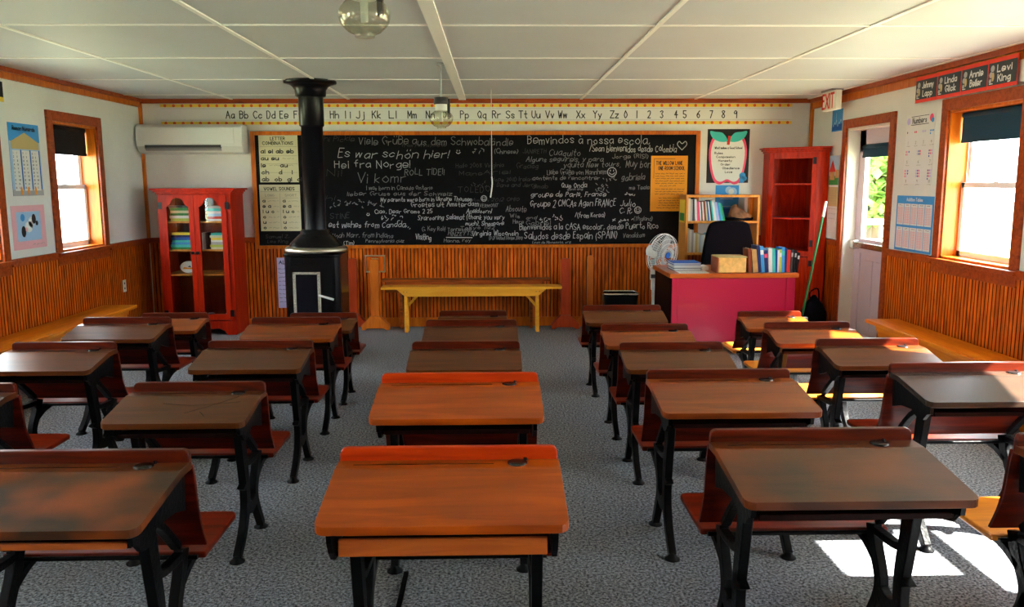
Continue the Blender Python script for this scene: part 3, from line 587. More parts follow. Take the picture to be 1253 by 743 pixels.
# exit sign
t_ = thing('exit_sign', 'white box exit sign with red letters hanging from the ceiling by the door', 'exit sign', (3.27, 8.03, HC))
MB('exit_box').box(3.245, 3.305, 7.87, 8.20, 2.245, 2.425).build('sign_box', t_, abs_=True, bevel=.006)
MB('grey_plastic').box(3.22, 3.33, 7.90, 8.17, 2.425, HC).build('ceiling_mount', t_, abs_=True, bevel=.003)
m_ = MB('ink_red', Matrix(((0, 0, -1, 3.245), (-1, 0, 0, 0), (0, 1, 0, 0), (0, 0, 0, 1)))); text(m_, 'EXIT', -8.18, 2.27, .13, .30, .022)
o = m_.build('lettering', t_, abs_=True); o['label'] = 'red capital letters'

# ------------------------------------------------------------------ air conditioner
t_ = thing('air_conditioner', 'white wall mounted air conditioner in the left corner above the glass cabinet', 'air conditioner', (-3.13, D, 1.86))
def acp(x0, x1, prof, name, mat):
    return MB(mat).prism([(D - a, z) for a, z in prof], x0, x1, 'x').build(name, t_, abs_=True, bevel=.012, seg=3)
acp(-3.69, -2.60, [(.0, 1.87), (.0, 2.17), (.18, 2.17), (.215, 2.14), (.22, 2.0), (.21, 1.945), (.15, 1.88)], 'housing', 'white_plastic')
MB('white_plastic').box(-3.62, -2.68, D - .229, D - .218, 1.965, 2.135).build('front_panel', t_, abs_=True, bevel=.004)
MB('dark_grey').box(-3.60, -2.82, D - .218, D - .196, 1.922, 1.958).build('air_outlet', t_, abs_=True)
MB('grey_plastic').prism([(D - .222, 1.930), (D - .200, 1.905), (D - .190, 1.90), (D - .19, 1.91)], -3.60, -2.82, 'x').build('louvre', t_, abs_=True)

# ------------------------------------------------------------------ pendant lamps and pull cord
def lamp(x, y, zc, label, k=1.0):
    t_ = thing('pendant_lamp', label, 'ceiling lamp', (x, y, HC), 'glass globe pendant lamps')
    top = zc + .155
    m_ = MB('grey_plastic'); m_.lathe([(.03, HC - .02), (.03, HC)], (x, y, 0), 12); m_.tube([(x, y, top - .01), (x, y, HC - .01)], .006); m_.build('drop_rod', t_, abs_=True)
    m_ = MB('dark_grey'); m_.lathe([(.02, top), (.052, top), (.056, top - .045), (.05, top - .05)][::-1], (x, y, 0), 20); m_.box(x + .045, x + .065, y - .015, y + .015, zc + .0, top - .01); m_.build('lamp_cap', t_, abs_=True)
    m_ = MB('white_plastic'); m_.lathe([(.042, zc + .055), (.046, top - .05)], (x, y, 0), 20); m_.lathe([(.012, zc - .02), (.014, zc + .055)], (x, y, 0), 10); m_.build('lamp_body', t_, abs_=True)
    m_ = MB('lamp_glass')
    P = smooth([(.045, zc + .06), (.07, zc + .042), (.088, zc + .012), (.082, zc - .022), (.058, zc - .050), (.036, zc - .060), (.034, zc - .070)], 4)
    m_.lathe([(p.x, p.y) for p in P], (x, y, 0), 28, cap=False); P2 = [(p.x - .003, p.y) for p in P]; m_.lathe(P2[::-1], (x, y, 0), 28, cap=False); m_.build('glass_globe', t_, abs_=True)
lamp(-.435, 2.9, 2.125, 'near clear glass globe lamp at the top edge of the picture')
lamp(-.385, 6.24, 2.035, 'far clear glass globe lamp on a thin rod before the alphabet strip')
t_ = thing('pull_cord', 'thin white pull cord hanging in front of the chalkboard centre', 'pull cord', (-.016, 8.0, HC))
m_ = MB('rope_white'); m_.tube([(-.016, 8.0, HC), (-.016, 8.0, 1.62)], .0035, 6); m_.build('cord', t_, abs_=True)
m_ = MB('rope_white'); m_.tube(smooth([(-.016, 8.0, 1.62), (-.012, 8.0, 1.55), (-.025, 8.0, 1.45), (-.03, 8.0, 1.42)], 3), .007, 6); m_.build('cord_end', t_, abs_=True)

# ------------------------------------------------------------------ stove
SX, SY = -1.585, 7.33
t_ = thing('wood_stove', 'black cast iron parlour stove with a silver rim and tall stove pipe', 'stove', (SX, SY, 0))
def rrect(cx, cy, hx_, hy, r_, k=4):
    P = []
    for sx, sy, a0 in ((1, 1, 0), (-1, 1, 90), (-1, -1, 180), (1, -1, 270)):
        for i in range(k + 1):
            a = math.radians(a0 + 90 * i / k); P.append((cx + sx * (hx_ - r_) + r_ * math.cos(a), cy + sy * (hy - r_) + r_ * math.sin(a)))
    return P
m_ = MB('stove_black'); m_.prism(rrect(SX, SY, .245, .235, .07), .14, .93); m_.prism(rrect(SX, SY, .27, .26, .08), .10, .15); m_.prism(rrect(SX, SY, .255, .245, .08), .93, .955); m_.build('stove_body', t_, abs_=True, bevel=.006)
o = MB('nickel').lathe([(.24, .955), (.272, .96), (.275, .985), (.262, 1.005), (.24, 1.01)], (SX, SY, 0), 36).build('top_rim', t_, abs_=True); o['label'] = 'silver coloured metal rim'
m_ = MB('stove_black'); m_.lathe([(.235, 1.01), (.225, 1.035), (.16, 1.10), (.135, 1.12), (.13, 1.15), (.105, 1.16)], (SX, SY, 0), 36)
for i in range(24):
    a = i * PI / 12; m_.lathe([(.009, 1.035), (.006, 1.048)], (SX + .21 * math.cos(a), SY + .21 * math.sin(a), 0), 6); m_.lathe([(.008, 1.118), (.005, 1.135)], (SX + .128 * math.cos(a), SY + .128 * math.sin(a), 0), 6)
m_.build('domed_top', t_, abs_=True)
MB('pipe_black').lathe([(.093, 1.155), (.093, 2.05), (.097, 2.05), (.107, 2.06), (.107, 2.32)], (SX, SY, 0), 28).build('stove_pipe', t_, abs_=True)
MB('pipe_black').lathe([(.107, 2.30), (.13, 2.31), (.135, 2.36), (.15, 2.385), (.175, 2.405), (.225, 2.418), (.225, HC)], (SX, SY, 0), 32).build('ceiling_collar', t_, abs_=True)
dfr = MB('gasket'); y0 = SY - .243
dx0, dx1, dz0, dz1 = -1.745, -1.51, .22, .80
dfr.box(dx0, dx0 + .026, dz0, dz1, 0, 0) if 0 else None
for a, b_, c, d in ((dx0, dx0 + .024, dz0, dz1), (dx1 - .024, dx1, dz0, dz1), (dx0, dx1, dz1 - .02, dz1), (dx0, dx1, dz0, dz0 + .02)): dfr.box(a, b_, y0 - .012, y0 + .01, c, d)
dd = dfr.build('door_frame', t_, abs_=True, bevel=.004); dd['label'] = 'silver edged stove door frame'
MB('stove_glass').box(dx0 + .022, dx1 - .022, y0 - .004, y0 + .008, dz0 + .02, dz1 - .02).build('door_glass', dd, abs_=True)
MB('white_plastic').tube([(dx1 - .01, y0 - .03, .60), (dx1 + .12, y0 - .05, .565)], .010).build('door_handle', dd, abs_=True)
m_ = MB('stove_black')
for i in range(5): m_.box(SX - .18 + i * .075, SX - .14 + i * .075, y0 - .008, y0 + .01, .865, .875); m_.lathe([(.009, SY - .25), (.007, SY - .235)], (SX - .17 + i * .085, 0, .89), 8, ax='y')
m_.build('vent_ornament', t_, abs_=True)
for sx in (-1, 1):
    for sy in (-1, 1):
        MB('stove_black').tube(smooth([(SX + sx * .19, SY + sy * .18, .14), (SX + sx * .235, SY + sy * .225, .08), (SX + sx * .215, SY + sy * .205, .03), (SX + sx * .245, SY + sy * .235, .0)], 3), .022).build('leg', t_, abs_=True)

# ------------------------------------------------------------------ glass cabinet with books
CX0, CX1, CY0, CY1 = -3.42, -2.68, 8.45, 8.87
cbn = thing('glass_cabinet', 'red wooden glass-door bookcase in the left corner beside the stove', 'cabinet', ((CX0 + CX1) / 2, 8.66, 0))
m_ = MB('cabinet_red'); m_.box(CX0, CX0 + .022, CY0 + .02, CY1, 0, 1.46); m_.box(CX1 - .022, CX1, CY0 + .02, CY1, 0, 1.46); m_.box(CX0 + .022, CX1 - .022, CY0 + .02, CY1, 1.43, 1.46); m_.box(CX0 + .022, CX1 - .022, CY0 + .03, CY1 - .01, .13, .15)
m_.use('cabinet_inside').box(CX0 + .022, CX1 - .022, CY1 - .012, CY1 - .002, .02, 1.44)
m_.use('cabinet_red').box(CX0, CX0 + .05, CY0, CY0 + .022, .15, 1.46); m_.box(CX1 - .05, CX1, CY0, CY0 + .022, .15, 1.46)
m_.build('case', cbn, abs_=True)
base = [(CX0, 0), (CX0 + .10, 0), (CX0 + .13, .04), (CX0 + .18, .065), (CX1 - .18, .065), (CX1 - .13, .04), (CX1 - .10, 0), (CX1, 0), (CX1, .15), (CX0, .15)]
MB('cabinet_red').prism(base, CY0 - .004, CY0 + .02, 'y').build('base_skirt', cbn, abs_=True, bevel=.003)
m_ = MB('cabinet_red')
for k, (e_, z0, z1) in enumerate(((.012, 1.455, 1.475), (.03, 1.475, 1.495), (.055, 1.495, 1.515))): m_.box(CX0 - e_, CX1 + e_, CY0 - e_, CY1, z0, z1)
m_.build('cornice', cbn, abs_=True, bevel=.004)
for z in (.635, .89, 1.18): MB('shelf_wood').box(CX0 + .022, CX1 - .022, CY0 + .03, CY1 - .012, z - .018, z).build('shelf', cbn, abs_=True)
xm = (CX0 + CX1) / 2
for sd, (a, b_) in enumerate(((CX0 + .045, xm - .002), (xm + .002, CX1 - .045))):
    st, z0, z1 = .05, .16, 1.445
    m_ = MB('cabinet_red')
    m_.box(a, a + st, CY0 - .02, CY0, z0, z1); m_.box(b_ - st, b_, CY0 - .02, CY0, z0, z1); m_.box(a + st, b_ - st, CY0 - .02, CY0, z0, z0 + .06)
    w_ = b_ - a - 2 * st; zt = z1 - .10; A = a + st
    arch = [(A, z1), (A, zt - .02), (A + .03, zt), (A + .05, zt + .03)] + [(A + w_ / 2 - (w_ / 2 - .05) * math.cos(q * PI / 8), zt + .03 + .045 * math.sin(q * PI / 8)) for q in range(1, 8)] + [(A + w_ - .05, zt + .03), (A + w_ - .03, zt), (A + w_, zt - .02), (A + w_, z1)]
    n_ = len(arch); half = n_ // 2
    for i in range(n_ - 1):
        p, q = arch[i], arch[i + 1]
        if abs(p[0] - q[0]) > 1e-6: m_.prism([p, q, (q[0], z1), (p[0], z1)], CY0 - .02, CY0, 'y')
    dd = m_.build('door', cbn, abs_=True)
    MB('cabinet_glass').add([(a + st - .005, CY0 - .01, z0 + .055), (b_ - st + .005, CY0 - .01, z0 + .055), (b_ - st + .005, CY0 - .01, z1 - .02), (a + st - .005, CY0 - .01, z1 - .02)], [(0, 1, 2, 3)]).build('glass_pane', dd, abs_=True)
    hxp = a - .012 if sd == 0 else b_ + .012
    for z in (.23, 1.34): MB('black_plastic').box(hxp - .02, hxp + .02, CY0 - .026, CY0 - .019, z - .035, z + .035).build('hinge', dd, abs_=True)
    kx = b_ - .022 if sd == 0 else a + .022
    MB('black_plastic').lathe([(.008, CY0 - .035), (.018, CY0 - .045), (.016, CY0 - .055)], (kx, 0, .86), 12, ax='y').build('knob', dd, abs_=True)
ORD = ['first', 'second', 'third', 'fourth', 'fifth', 'sixth', 'seventh', 'eighth', 'ninth', 'tenth', 'eleventh', 'twelfth', 'thirteenth', 'fourteenth', 'fifteenth']
plain('cream', (.62, .56, .40), .6)
COLN = {'paper_white': 'white', 'paper_cream': 'cream', 'cream': 'cream', 'teal': 'teal', 'sky_blue': 'blue', 'deep_blue': 'deep blue', 'navy': 'navy', 'green': 'green', 'lime': 'yellow-green', 'tan': 'tan', 'sand': 'straw coloured',
        'brick_red': 'red', 'yellow_border': 'yellow', 'dark_grey': 'dark grey', 'black_plastic': 'black', 'grey_card': 'grey', 'pink': 'pink', 'pale_blue': 'pale blue', 'orange_paper': 'orange', 'old_box_side': 'brown'}
def book(M, w_, h, d_, mat, label, group, parts=True, mark=None):
    """spine faces -y of the frame M; x thickness, z height, y depth"""
    loc = M.to_translation()
    t_ = thing('book', label, 'book', loc, group) if parts else None
    m_ = MB(mat, M); m_.box(0, .003, 0, d_, 0, h); m_.box(w_ - .003, w_, 0, d_, 0, h); m_.box(.003, w_ - .003, 0, .004, 0, h)
    if mark: m_.use(mark); m_.box(.001, w_ - .001, -.0006, 0, h * .68, h * .86)
    if parts:
        m_.build('cover', t_, abs_=True)
        p = MB('cream', M); p.box(.003, w_ - .003, .004, d_ - .003, .003, h - .004); p.build('pages', t_, abs_=True)
    else:
        m_.use('cream'); m_.box(.003, w_ - .003, .004, d_ - .003, .003, h - .004); tag(m_.build('book', loc=loc), label, 'book', group)
def stack(x0, y0, z0, mats, w_, d_, where, group):
    z = z0 + .0005; n_ = len(mats)
    for i, c in enumerate(mats):
        th = random.uniform(.018, .028); dx = random.uniform(-.006, .006)
        # lying book: thickness along z, spine toward the room
        M = Matrix.Translation((x0 + dx + w_, y0 + random.uniform(0, .012), z)) @ Matrix(((0, 0, -1, 0), (0, 1, 0, 0), (1, 0, 0, 0), (0, 0, 0, 1)))
        pos = 'bottom' if i == 0 else 'top' if i == n_ - 1 else ORD[i] + ' from the bottom'
        book(M, th, w_ * random.uniform(.93, 1), d_, c, '%s book, %s of the %s' % (COLN[c], pos, where), group, parts=False); z += th + .0006
gcb = 'books in the red glass-door cabinet'
stack(-3.33, 8.50, 1.18, ['lime', 'paper_white', 'green', 'paper_cream', 'green', 'dark_grey'], .21, .15, 'cabinet stack, top shelf, left door', gcb)
stack(-3.33, 8.50, .89, ['green', 'teal', 'sky_blue', 'teal', 'deep_blue', 'navy', 'yellow_border'], .22, .16, 'cabinet stack, second shelf, left door', gcb)
stack(-2.96, 8.50, 1.18, ['paper_white', 'brick_red', 'pale_blue', 'paper_white', 'teal', 'grey_card'], .18, .15, 'cabinet stack, top shelf, right door', gcb)
stack(-2.93, 8.50, .89, ['paper_cream', 'lime', 'grey_card', 'paper_white', 'yellow_border', 'paper_cream', 'teal'], .20, .16, 'cabinet stack, second shelf, right door', gcb)
for i in range(4):
    c = ['dark_grey', 'paper_white', 'grey_card', 'dark_grey'][i]
    book(Matrix.Translation((-3.03 + i * .02, 8.50, .8905)), .017, .17, .13, c, '%s upright book, %s from the left beside the pale stack' % (COLN[c], ORD[i]), gcb, parts=False)
# plate and small things
Mp = Matrix.Translation((-3.19, 8.56, .6365)) @ Matrix.Rotation(math.radians(-14), 4, 'X')
m_ = MB('paper_white', Mp @ Matrix.Translation((0, 0, .066)) @ Matrix.Scale(.72, 4, (0, 0, 1))); m_.lathe([(.0, .008), (.06, .008), (.085, -.004), (.086, .0), (.06, .014), (0, .014)], (0, 0, 0), 28, ax='y', cap=False)
m_.use('orange_paper'); m_.lathe([(.0, -.0), (.0, .0)], (0, 0, 0), 4, ax='y') if 0 else None
m_.add([(-.06, .004, -.03), (.06, .004, -.035), (.05, .004, -.005), (0, .004, -.012), (-.05, .004, -.0)], [(0, 1, 2, 3, 4)]); m_.use('ink').add([(-.01, .003, .0), (.03, .003, -.005), (.01, .003, .02)], [(0, 1, 2)])
tag(m_.build('plate'), 'oval white painted plate propped up in the glass cabinet', 'plate')
m_ = MB('tan'); m_.lathe([(.05, .636), (.055, .648), (.05, .65)], (-2.88, 8.58, 0), 16); tag(m_.build('wooden_dish'), 'small flat tan dish on the shelf behind the right glass door', 'dish')
m_ = MB('dark_grey'); m_.box(-2.79, -2.75, 8.55, 8.60, .636, .80); m_.use('grey_card').box(-2.785, -2.755, 8.548, 8.55, .65, .76); tag(m_.build('black_case'), 'tall black case standing at the right end of the cabinet shelf', 'case')
m_ = MB('dark_grey'); m_.box(-2.82, -2.75, 8.52, 8.60, .1505, .26); m_.use('paper_white').box(-2.812, -2.758, 8.518, 8.52, .17, .22); tag(m_.build('clock_box', bevel=.006), 'small black box with a white face at the cabinet bottom', 'box')
m_ = MB('grey_card'); m_.lathe([(.03, .1505), (.04, .19), (.03, .21)], (-2.99, 8.6, 0), 14); tag(m_.build('grey_jar'), 'small grey jar at the bottom centre of the glass cabinet', 'jar')

# ------------------------------------------------------------------ benches and stands
def bench(name, label, x0, x1, y0, y1, z, mat, legs, axis='y'):
    t_ = thing(name, label, 'bench', ((x0 + x1) / 2, (y0 + y1) / 2, 0))
    MB(mat).box(x0, x1, y0, y1, z - .03, z).build('seat', t_, abs_=True, bevel=.005)
    return t_
def side_bench(label, x0, x1, y0, y1, z, fx):
    t_ = bench('wall_bench', label, x0, x1, y0, y1, z, 'bench_pine', 0)
    s_ = 1 if fx > (x0 + x1) / 2 else -1     # which long edge faces the room
    e = fx - s_ * .035
    MB('bench_pine').prism([(y1 - .10, z - .03), (y0 + .1, z - .03), (y0 + .18, z - .12), (y1 - .18, z - .12)], min(e, e - s_ * .022), max(e, e - s_ * .022), 'x').build('front_apron', t_, abs_=True, bevel=.003)
    n_ = 4
    for i in range(n_):
        y = y1 - .35 - i * (y1 - y0 - .7) / (n_ - 1)
        MB('bench_pine').prism([(x0 + .03, 0), (x0 + .09, 0), ((x0 + x1) / 2, .08), (x1 - .09, 0), (x1 - .03, 0), (x1 - .05, z - .03), (x0 + .05, z - .03)], y - .012, y + .012, 'y').build('leg', t_, abs_=True, bevel=.003)
side_bench('long pine bench along the left wall under the windows', XL + .03, -3.37, 1.4, 7.72, .43, -3.37)
side_bench('long pine bench along the right wall under the window', 3.12, XR - .03, 1.6, 6.72, .42, 3.12)
# yellow bench and the brown one behind it
yb = thing('pine_bench', 'pale yellow pine bench in front of the back wall wainscot', 'bench', (-.235, 8.55, 0))
MB('bench_yellow').box(-1.18, .71, 8.46, 8.66, .462, .488).build('seat', yb, abs_=True, bevel=.004)
MB('bench_yellow').prism([(-1.02, .462), (.55, .462), (.46, .385), (-.93, .385)], 8.475, 8.497, 'y').build('front_apron', yb, abs_=True, bevel=.003)
MB('bench_yellow').prism([(-1.02, .462), (.55, .462), (.46, .385), (-.93, .385)], 8.625, 8.645, 'y').build('rear_apron', yb, abs_=True, bevel=.003)
for x, sx in ((-.925, 1), (.455, -1)):
    for y in (8.50, 8.605):
        MB('bench_yellow').box(x - .018, x + .018, y, y + .02, 0, .462).build('leg', yb, abs_=True, bevel=.003)
    MB('bench_yellow').prism([(x + sx * .018, .30), (x + sx * .018, .26), (x + sx * .13, .385), (x + sx * .095, .385)], 8.54, 8.57, 'y').build('brace', yb, abs_=True)
    MB('bench_yellow').box(x - .018, x + .018, 8.52, 8.605, .36, .462).build('cross_bearer', yb, abs_=True)
for x in (-.945, -.91, .44, .475): MB('dark_grey').lathe([(.004, 8.470), (.004, 8.476)], (x, 0, .435), 8, ax='y').build('screw', yb, abs_=True)
bb = thing('plank_bench', 'dark brown plank bench standing behind the yellow bench', 'bench', (-.3, 8.77, 0))
MB('bench_brown').box(-1.20, .60, 8.69, 8.84, .515, .54).build('seat', bb, abs_=True, bevel=.003)
MB('bench_brown').box(-1.16, .52, 8.70, 8.72, .40, .515).build('front_apron', bb, abs_=True, bevel=.003)
for x in (-1.0, .4): MB('bench_brown').box(x - .015, x + .015, 8.72, 8.84, 0, .515).build('leg', bb, abs_=True, bevel=.003)
def stand(x, y, mat, label, w_=.10, h_=.76):
    t_ = thing('post_stand', label, 'stand', (x, y, 0), 'wooden post stands against the back wall')
    m_ = MB(mat); m_.prism([(x - w_ / 2, .03), (x + w_ / 2, .03), (x + w_ / 2, h_ - .02), (x + w_ * .38, h_), (x - w_ * .38, h_), (x - w_ / 2, h_ - .02)], y - .017, y + .017, 'y'); m_.build('post', t_, abs_=True, bevel=.003)
    f = [(x - .15, 0), (x - .11, 0), (x - .09, .02), (x + .09, .02), (x + .11, 0), (x + .15, 0), (x + .15, .05), (x + .09, .11), (x + .05, .15), (x - .05, .15), (x - .09, .11), (x - .15, .05)]
    MB(mat).prism(f, y - .045, y - .018, 'y').build('foot', t_, abs_=True, bevel=.003)
    MB(mat).prism(f, y + .018, y + .040, 'y').build('foot', t_, abs_=True, bevel=.003)
stand(-1.525, 8.81, 'stand_red', 'red-brown wooden post stand just right of the stove', .09)
stand(-1.275, 8.70, 'stand_orange', 'orange wooden post stand in front of the square metal plate', .09)
stand(.765, 8.70, 'stand_red', 'dark red wooden post stand at the right end of the yellow bench', .10)
stand(1.045, 8.81, 'stand_orange', 'orange wooden post stand beside the black waste bin', .07, .78)

# waste bin
t_ = thing('waste_bin', 'black waste bin with a silver rim against the back wall', 'waste bin', (1.34, 8.58, 0))
m_ = MB('black_plastic'); P = [rrect(1.34, 8.60, a, b_, .05) for a, b_ in ((.15, .10), (.185, .13))]
n_ = len(P[0]); m_.add([(*p, 0) for p in P[0]] + [(*p, .40) for p in P[1]], [(i, (i + 1) % n_, n_ + (i + 1) % n_, n_ + i) for i in range(n_)] + [tuple(range(n_))[::-1]])
P2 = [rrect(1.34, 8.60, a, b_, .05) for a, b_ in ((.145, .095), (.18, .125))]
m_.add([(*p, .01) for p in P2[0]] + [(*p, .40) for p in P2[1]], [(n_ + i, n_ + (i + 1) % n_, (i + 1) % n_, i) for i in range(n_)] + [tuple(range(n_))]); m_.build('bin_body', t_, abs_=True)
MB('chrome').tube([(*p, .40) for p in rrect(1.34, 8.60, .187, .132, .05)], .011, 8, True).build('rim', t_, abs_=True)

# ------------------------------------------------------------------ teacher's desk
td = thing('teacher_desk', 'crimson pink teacher desk with an orange wooden top', 'desk', (2.15, 7.6, 0))
MB('counter_wood').box(1.565, 2.725, 7.20, 8.00, .715, .755).build('desk_top', td, abs_=True, bevel=.006)
MB('fridge_pink').box(1.60, 2.69, 7.225, 7.245, .10, .715).build('front_panel', td, abs_=True, bevel=.003)
MB('fridge_pink').box(2.62, 2.70, 7.215, 7.24, .02, .715).build('corner_post', td, abs_=True, bevel=.004)
MB('fridge_pink').box(1.59, 1.645, 7.215, 7.24, .02, .715).build('corner_post', td, abs_=True, bevel=.004)
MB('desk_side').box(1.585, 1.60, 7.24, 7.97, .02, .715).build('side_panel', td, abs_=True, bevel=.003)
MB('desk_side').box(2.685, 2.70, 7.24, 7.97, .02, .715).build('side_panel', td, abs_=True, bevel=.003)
for x0 in (1.62, 2.30):
    MB('counter_wood').box(x0, x0 + .36, 7.30, 7.95, .08, .70).build('drawer_pedestal', td, abs_=True, bevel=.003)
    for z in (.12, .32, .52):
        d_ = MB('counter_wood').box(x0 + .015, x0 + .345, 7.95, 7.968, z, z + .17).build('drawer', td, abs_=True, bevel=.003)
        MB('brass').tube([(x0 + .13, 7.985, z + .09), (x0 + .23, 7.985, z + .09)], .006).build('handle', d_, abs_=True)
# books standing on the desk
gd = 'books standing in a row on the pink desk'
bk = [(.028, .215, 'old_box_side', 4, None), (.048, .205, 'tan', 7, None), (.030, .245, 'navy', 6, None), (.032, .235, 'sky_blue', 6, 'paper_white'), (.034, .195, 'navy', 5, 'pink'), (.036, .215, 'paper_white', 3, None), (.030, .215, 'teal', 3, None),
      (.014, .20, 'deep_blue', 1, None), (.018, .20, 'paper_white', 1, None), (.020, .205, 'lime', 1, 'paper_white'), (.030, .225, 'sky_blue', 1, 'teal'), (.018, .215, 'navy', 0, None), (.032, .20, 'brick_red', 0, None), (.020, .205, 'dark_grey', -2, 'grey_card'), (.020, .20, 'black_plastic', -4, 'grey_card'), (.020, .175, 'black_plastic', -5, 'paper_white')]
LBB = ['dark brown-red book, first on the left in the desk row, behind the big old box', 'thick tan book leaning at the left of the desk row', 'tall navy book leaning just right of the thick tan one', 'blue book with a white label, fourth from the left on the pink desk', 'navy book with a pink label, in the desk row',
       'white book, widest of the white ones in the desk row', 'teal book in the middle of the desk row', 'thin deep blue book right of the teal one on the desk', 'thin white book right of the thin deep blue one', 'yellow-green book with a white label in the desk row',
       'wide blue book with a teal label, right of the yellow-green one', 'thick navy book left of the red one in the desk row', 'plain red book near the right end of the desk row', 'dark grey book right of the red one in the desk row', 'black book, next to last on the right of the desk row', 'shortest black book with a white label, last on the right of the desk row']
x = 2.275; prev = 0; ph = .2
for (w_, h_, c, deg, mk), lb in zip(bk, LBB):
    w_ *= .93
    a = math.radians(deg)
    if a > prev: x += ph * (math.tan(a) - math.tan(max(prev, 0))) + .002
    if deg >= 0: M = Matrix.Translation((x, 7.26, .7565)) @ Matrix.Rotation(-a, 4, 'Y')      # leans left on its lower left edge
    else: M = Matrix.Translation((x + w_, 7.26, .7565)) @ Matrix.Rotation(-a, 4, 'Y') @ Matrix.Translation((-w_, 0, 0)); x += .006
    book(M, w_, h_, .16, c, lb, gd, mark=mk); x += w_ / math.cos(a) + .001; prev = a; ph = h_
# big old box book
t_ = thing('wooden_box', 'large old tan box with a dark brown side on the pink desk', 'box', (2.12, 7.4, .756))
plain('box_tan', (.74, .44, .13), .7, var=.2, scale=22); m_ = MB('box_tan'); m_.box(2.005, 2.255, 7.22, 7.44, .757, .895); m_.build('box_body', t_, abs_=True, bevel=.010)
MB('old_box_side').box(1.992, 2.008, 7.225, 7.44, .757, .897).build('side_board', t_, abs_=True, bevel=.004)
MB('sand').box(1.995, 2.262, 7.215, 7.445, .893, .905).build('lid', t_, abs_=True, bevel=.005)
# flat stack at the left
for i, (c, lab, dz, dy) in enumerate((('dark_grey', 'dark grey folder at the bottom of the pile on the left of the pink desk', .022, 0), ('grey_card', 'thick grey binder in the middle of the pile on the pink desk', .030, .01), ('deep_blue', 'blue and white folder on top of the pile on the pink desk', .018, .0))):
    z = .7565 + (0, .0225, .053)[i]
    m_ = MB('paper_white'); m_.box(1.66, 1.905, 7.46 + dy, 7.72 + dy, z + .003, z + dz - .003); m_.use(c); m_.box(1.65, 1.91, 7.45 + dy, 7.73 + dy, z, z + .003); m_.box(1.65, 1.91, 7.45 + dy, 7.73 + dy, z + dz - .003, z + dz); tag(m_.build('folder'), lab, 'folder', 'folders piled on the pink desk')
for i, (x0, y0, x1, y1, lab) in enumerate(((1.66, 7.24, 1.93, 7.42, 'white paper sheet at the front left of the pink desk'), (1.93, 7.50, 1.99, 7.68, 'small white note pad beside the old box on the pink desk'))):
    m_ = MB('paper_white'); m_.box(x0, x1, y0, y1, .7555, .759 + i * .03); m_.use('ink_grey')
    if i == 0:
        for k in range(8): m_.box(x0 + .02, x1 - .02, y0 + .02 + k * .018, y0 + .024 + k * .018, .759, .7594)
    tag(m_.build('paper_sheet'), lab, 'paper')

# office chair behind the desk
t_ = thing('office_chair', 'black fabric office chair behind the pink desk', 'chair', (2.38, 8.24, 0))
B = smooth([(2.12, .62), (2.125, .85), (2.165, 1.08), (2.22, 1.16), (2.38, 1.175), (2.55, 1.16), (2.60, 1.08), (2.645, .85), (2.65, .62), (2.38, .58)], 4, True)
MB('black_fabric').prism([(p.x, p.y) for p in B], 8.22, 8.30, 'y').build('backrest', t_, abs_=True, bevel=.02, seg=3)
MB('black_fabric').prism(rrect(2.38, 8.27, .25, .22, .08), .44, .52).build('seat', t_, abs_=True, bevel=.02, seg=3)
MB('black_plastic').tube(smooth([(2.38, 8.33, .75), (2.38, 8.345, .55), (2.38, 8.31, .43), (2.38, 8.27, .42)], 4), .022).build('back_support', t_, abs_=True)
MB('black_plastic').lathe([(.05, .06), (.05, .12), (.03, .14), (.025, .44)], (2.38, 8.27, 0), 16).build('column', t_, abs_=True)
for sx in (-1, 1):
    MB('black_plastic').tube(smooth([(2.38 + sx * .22, 8.22, .45), (2.38 + sx * .30, 8.20, .50), (2.38 + sx * .31, 8.16, .68), (2.38 + sx * .31, 8.10, .72), (2.38 + sx * .31, 8.35, .73)], 4), .018).build('armrest', t_, abs_=True)
for k in range(5):
    a = k * 2 * PI / 5 + .3; d_ = Vector((math.cos(a), math.sin(a), 0)); c0 = Vector((2.38, 8.27, 0))
    if (c0 + d_ * .27).y > 8.40: d_ *= .45
    q = MB('black_plastic').tube([c0 + Vector((0, 0, .10)), c0 + d_ * .25 + Vector((0, 0, .07))], [.026, .016]).build('base_leg', t_, abs_=True)
    MB('black_plastic').lathe([(.025, -.012), (.025, .012)], (c0 + d_ * .25 + Vector((0, 0, .026))), 14, ax='x').build('caster', q, abs_=True)

# ------------------------------------------------------------------ open bookcase
t_ = thing('open_bookcase', 'light brown open bookcase with two visible shelves behind the office chair', 'bookcase', (2.39, 8.70, 0))
bx = (2.00, 2.775)
y0, y1 = 8.51, 8.82
for x0 in (bx[0], bx[1] - .025): MB('shelf_wood').box(x0, x0 + .025, y0, y1, 0, 1.43).build('side_panel', t_, abs_=True, bevel=.003)
for z in (.10, .47, .805, 1.135, 1.405): MB('shelf_wood').box(bx[0] + .025, bx[1] - .025, y0, y1, z, z + .025).build('shelf', t_, abs_=True, bevel=.003)
m_ = MB('yellow_border'); m_.box(bx[0] - .004, bx[0] - .0005, y0 + .04, y1 - .04, 1.14, 1.38); m_.use('green').box(bx[0] - .0045, bx[0] - .004, y0 + .06, y1 - .06, 1.16, 1.24)
tag(m_.build('yellow_card'), 'yellow card fixed to the left side of the open bookcase', 'card')
gu = 'books on the upper shelf of the open bookcase'
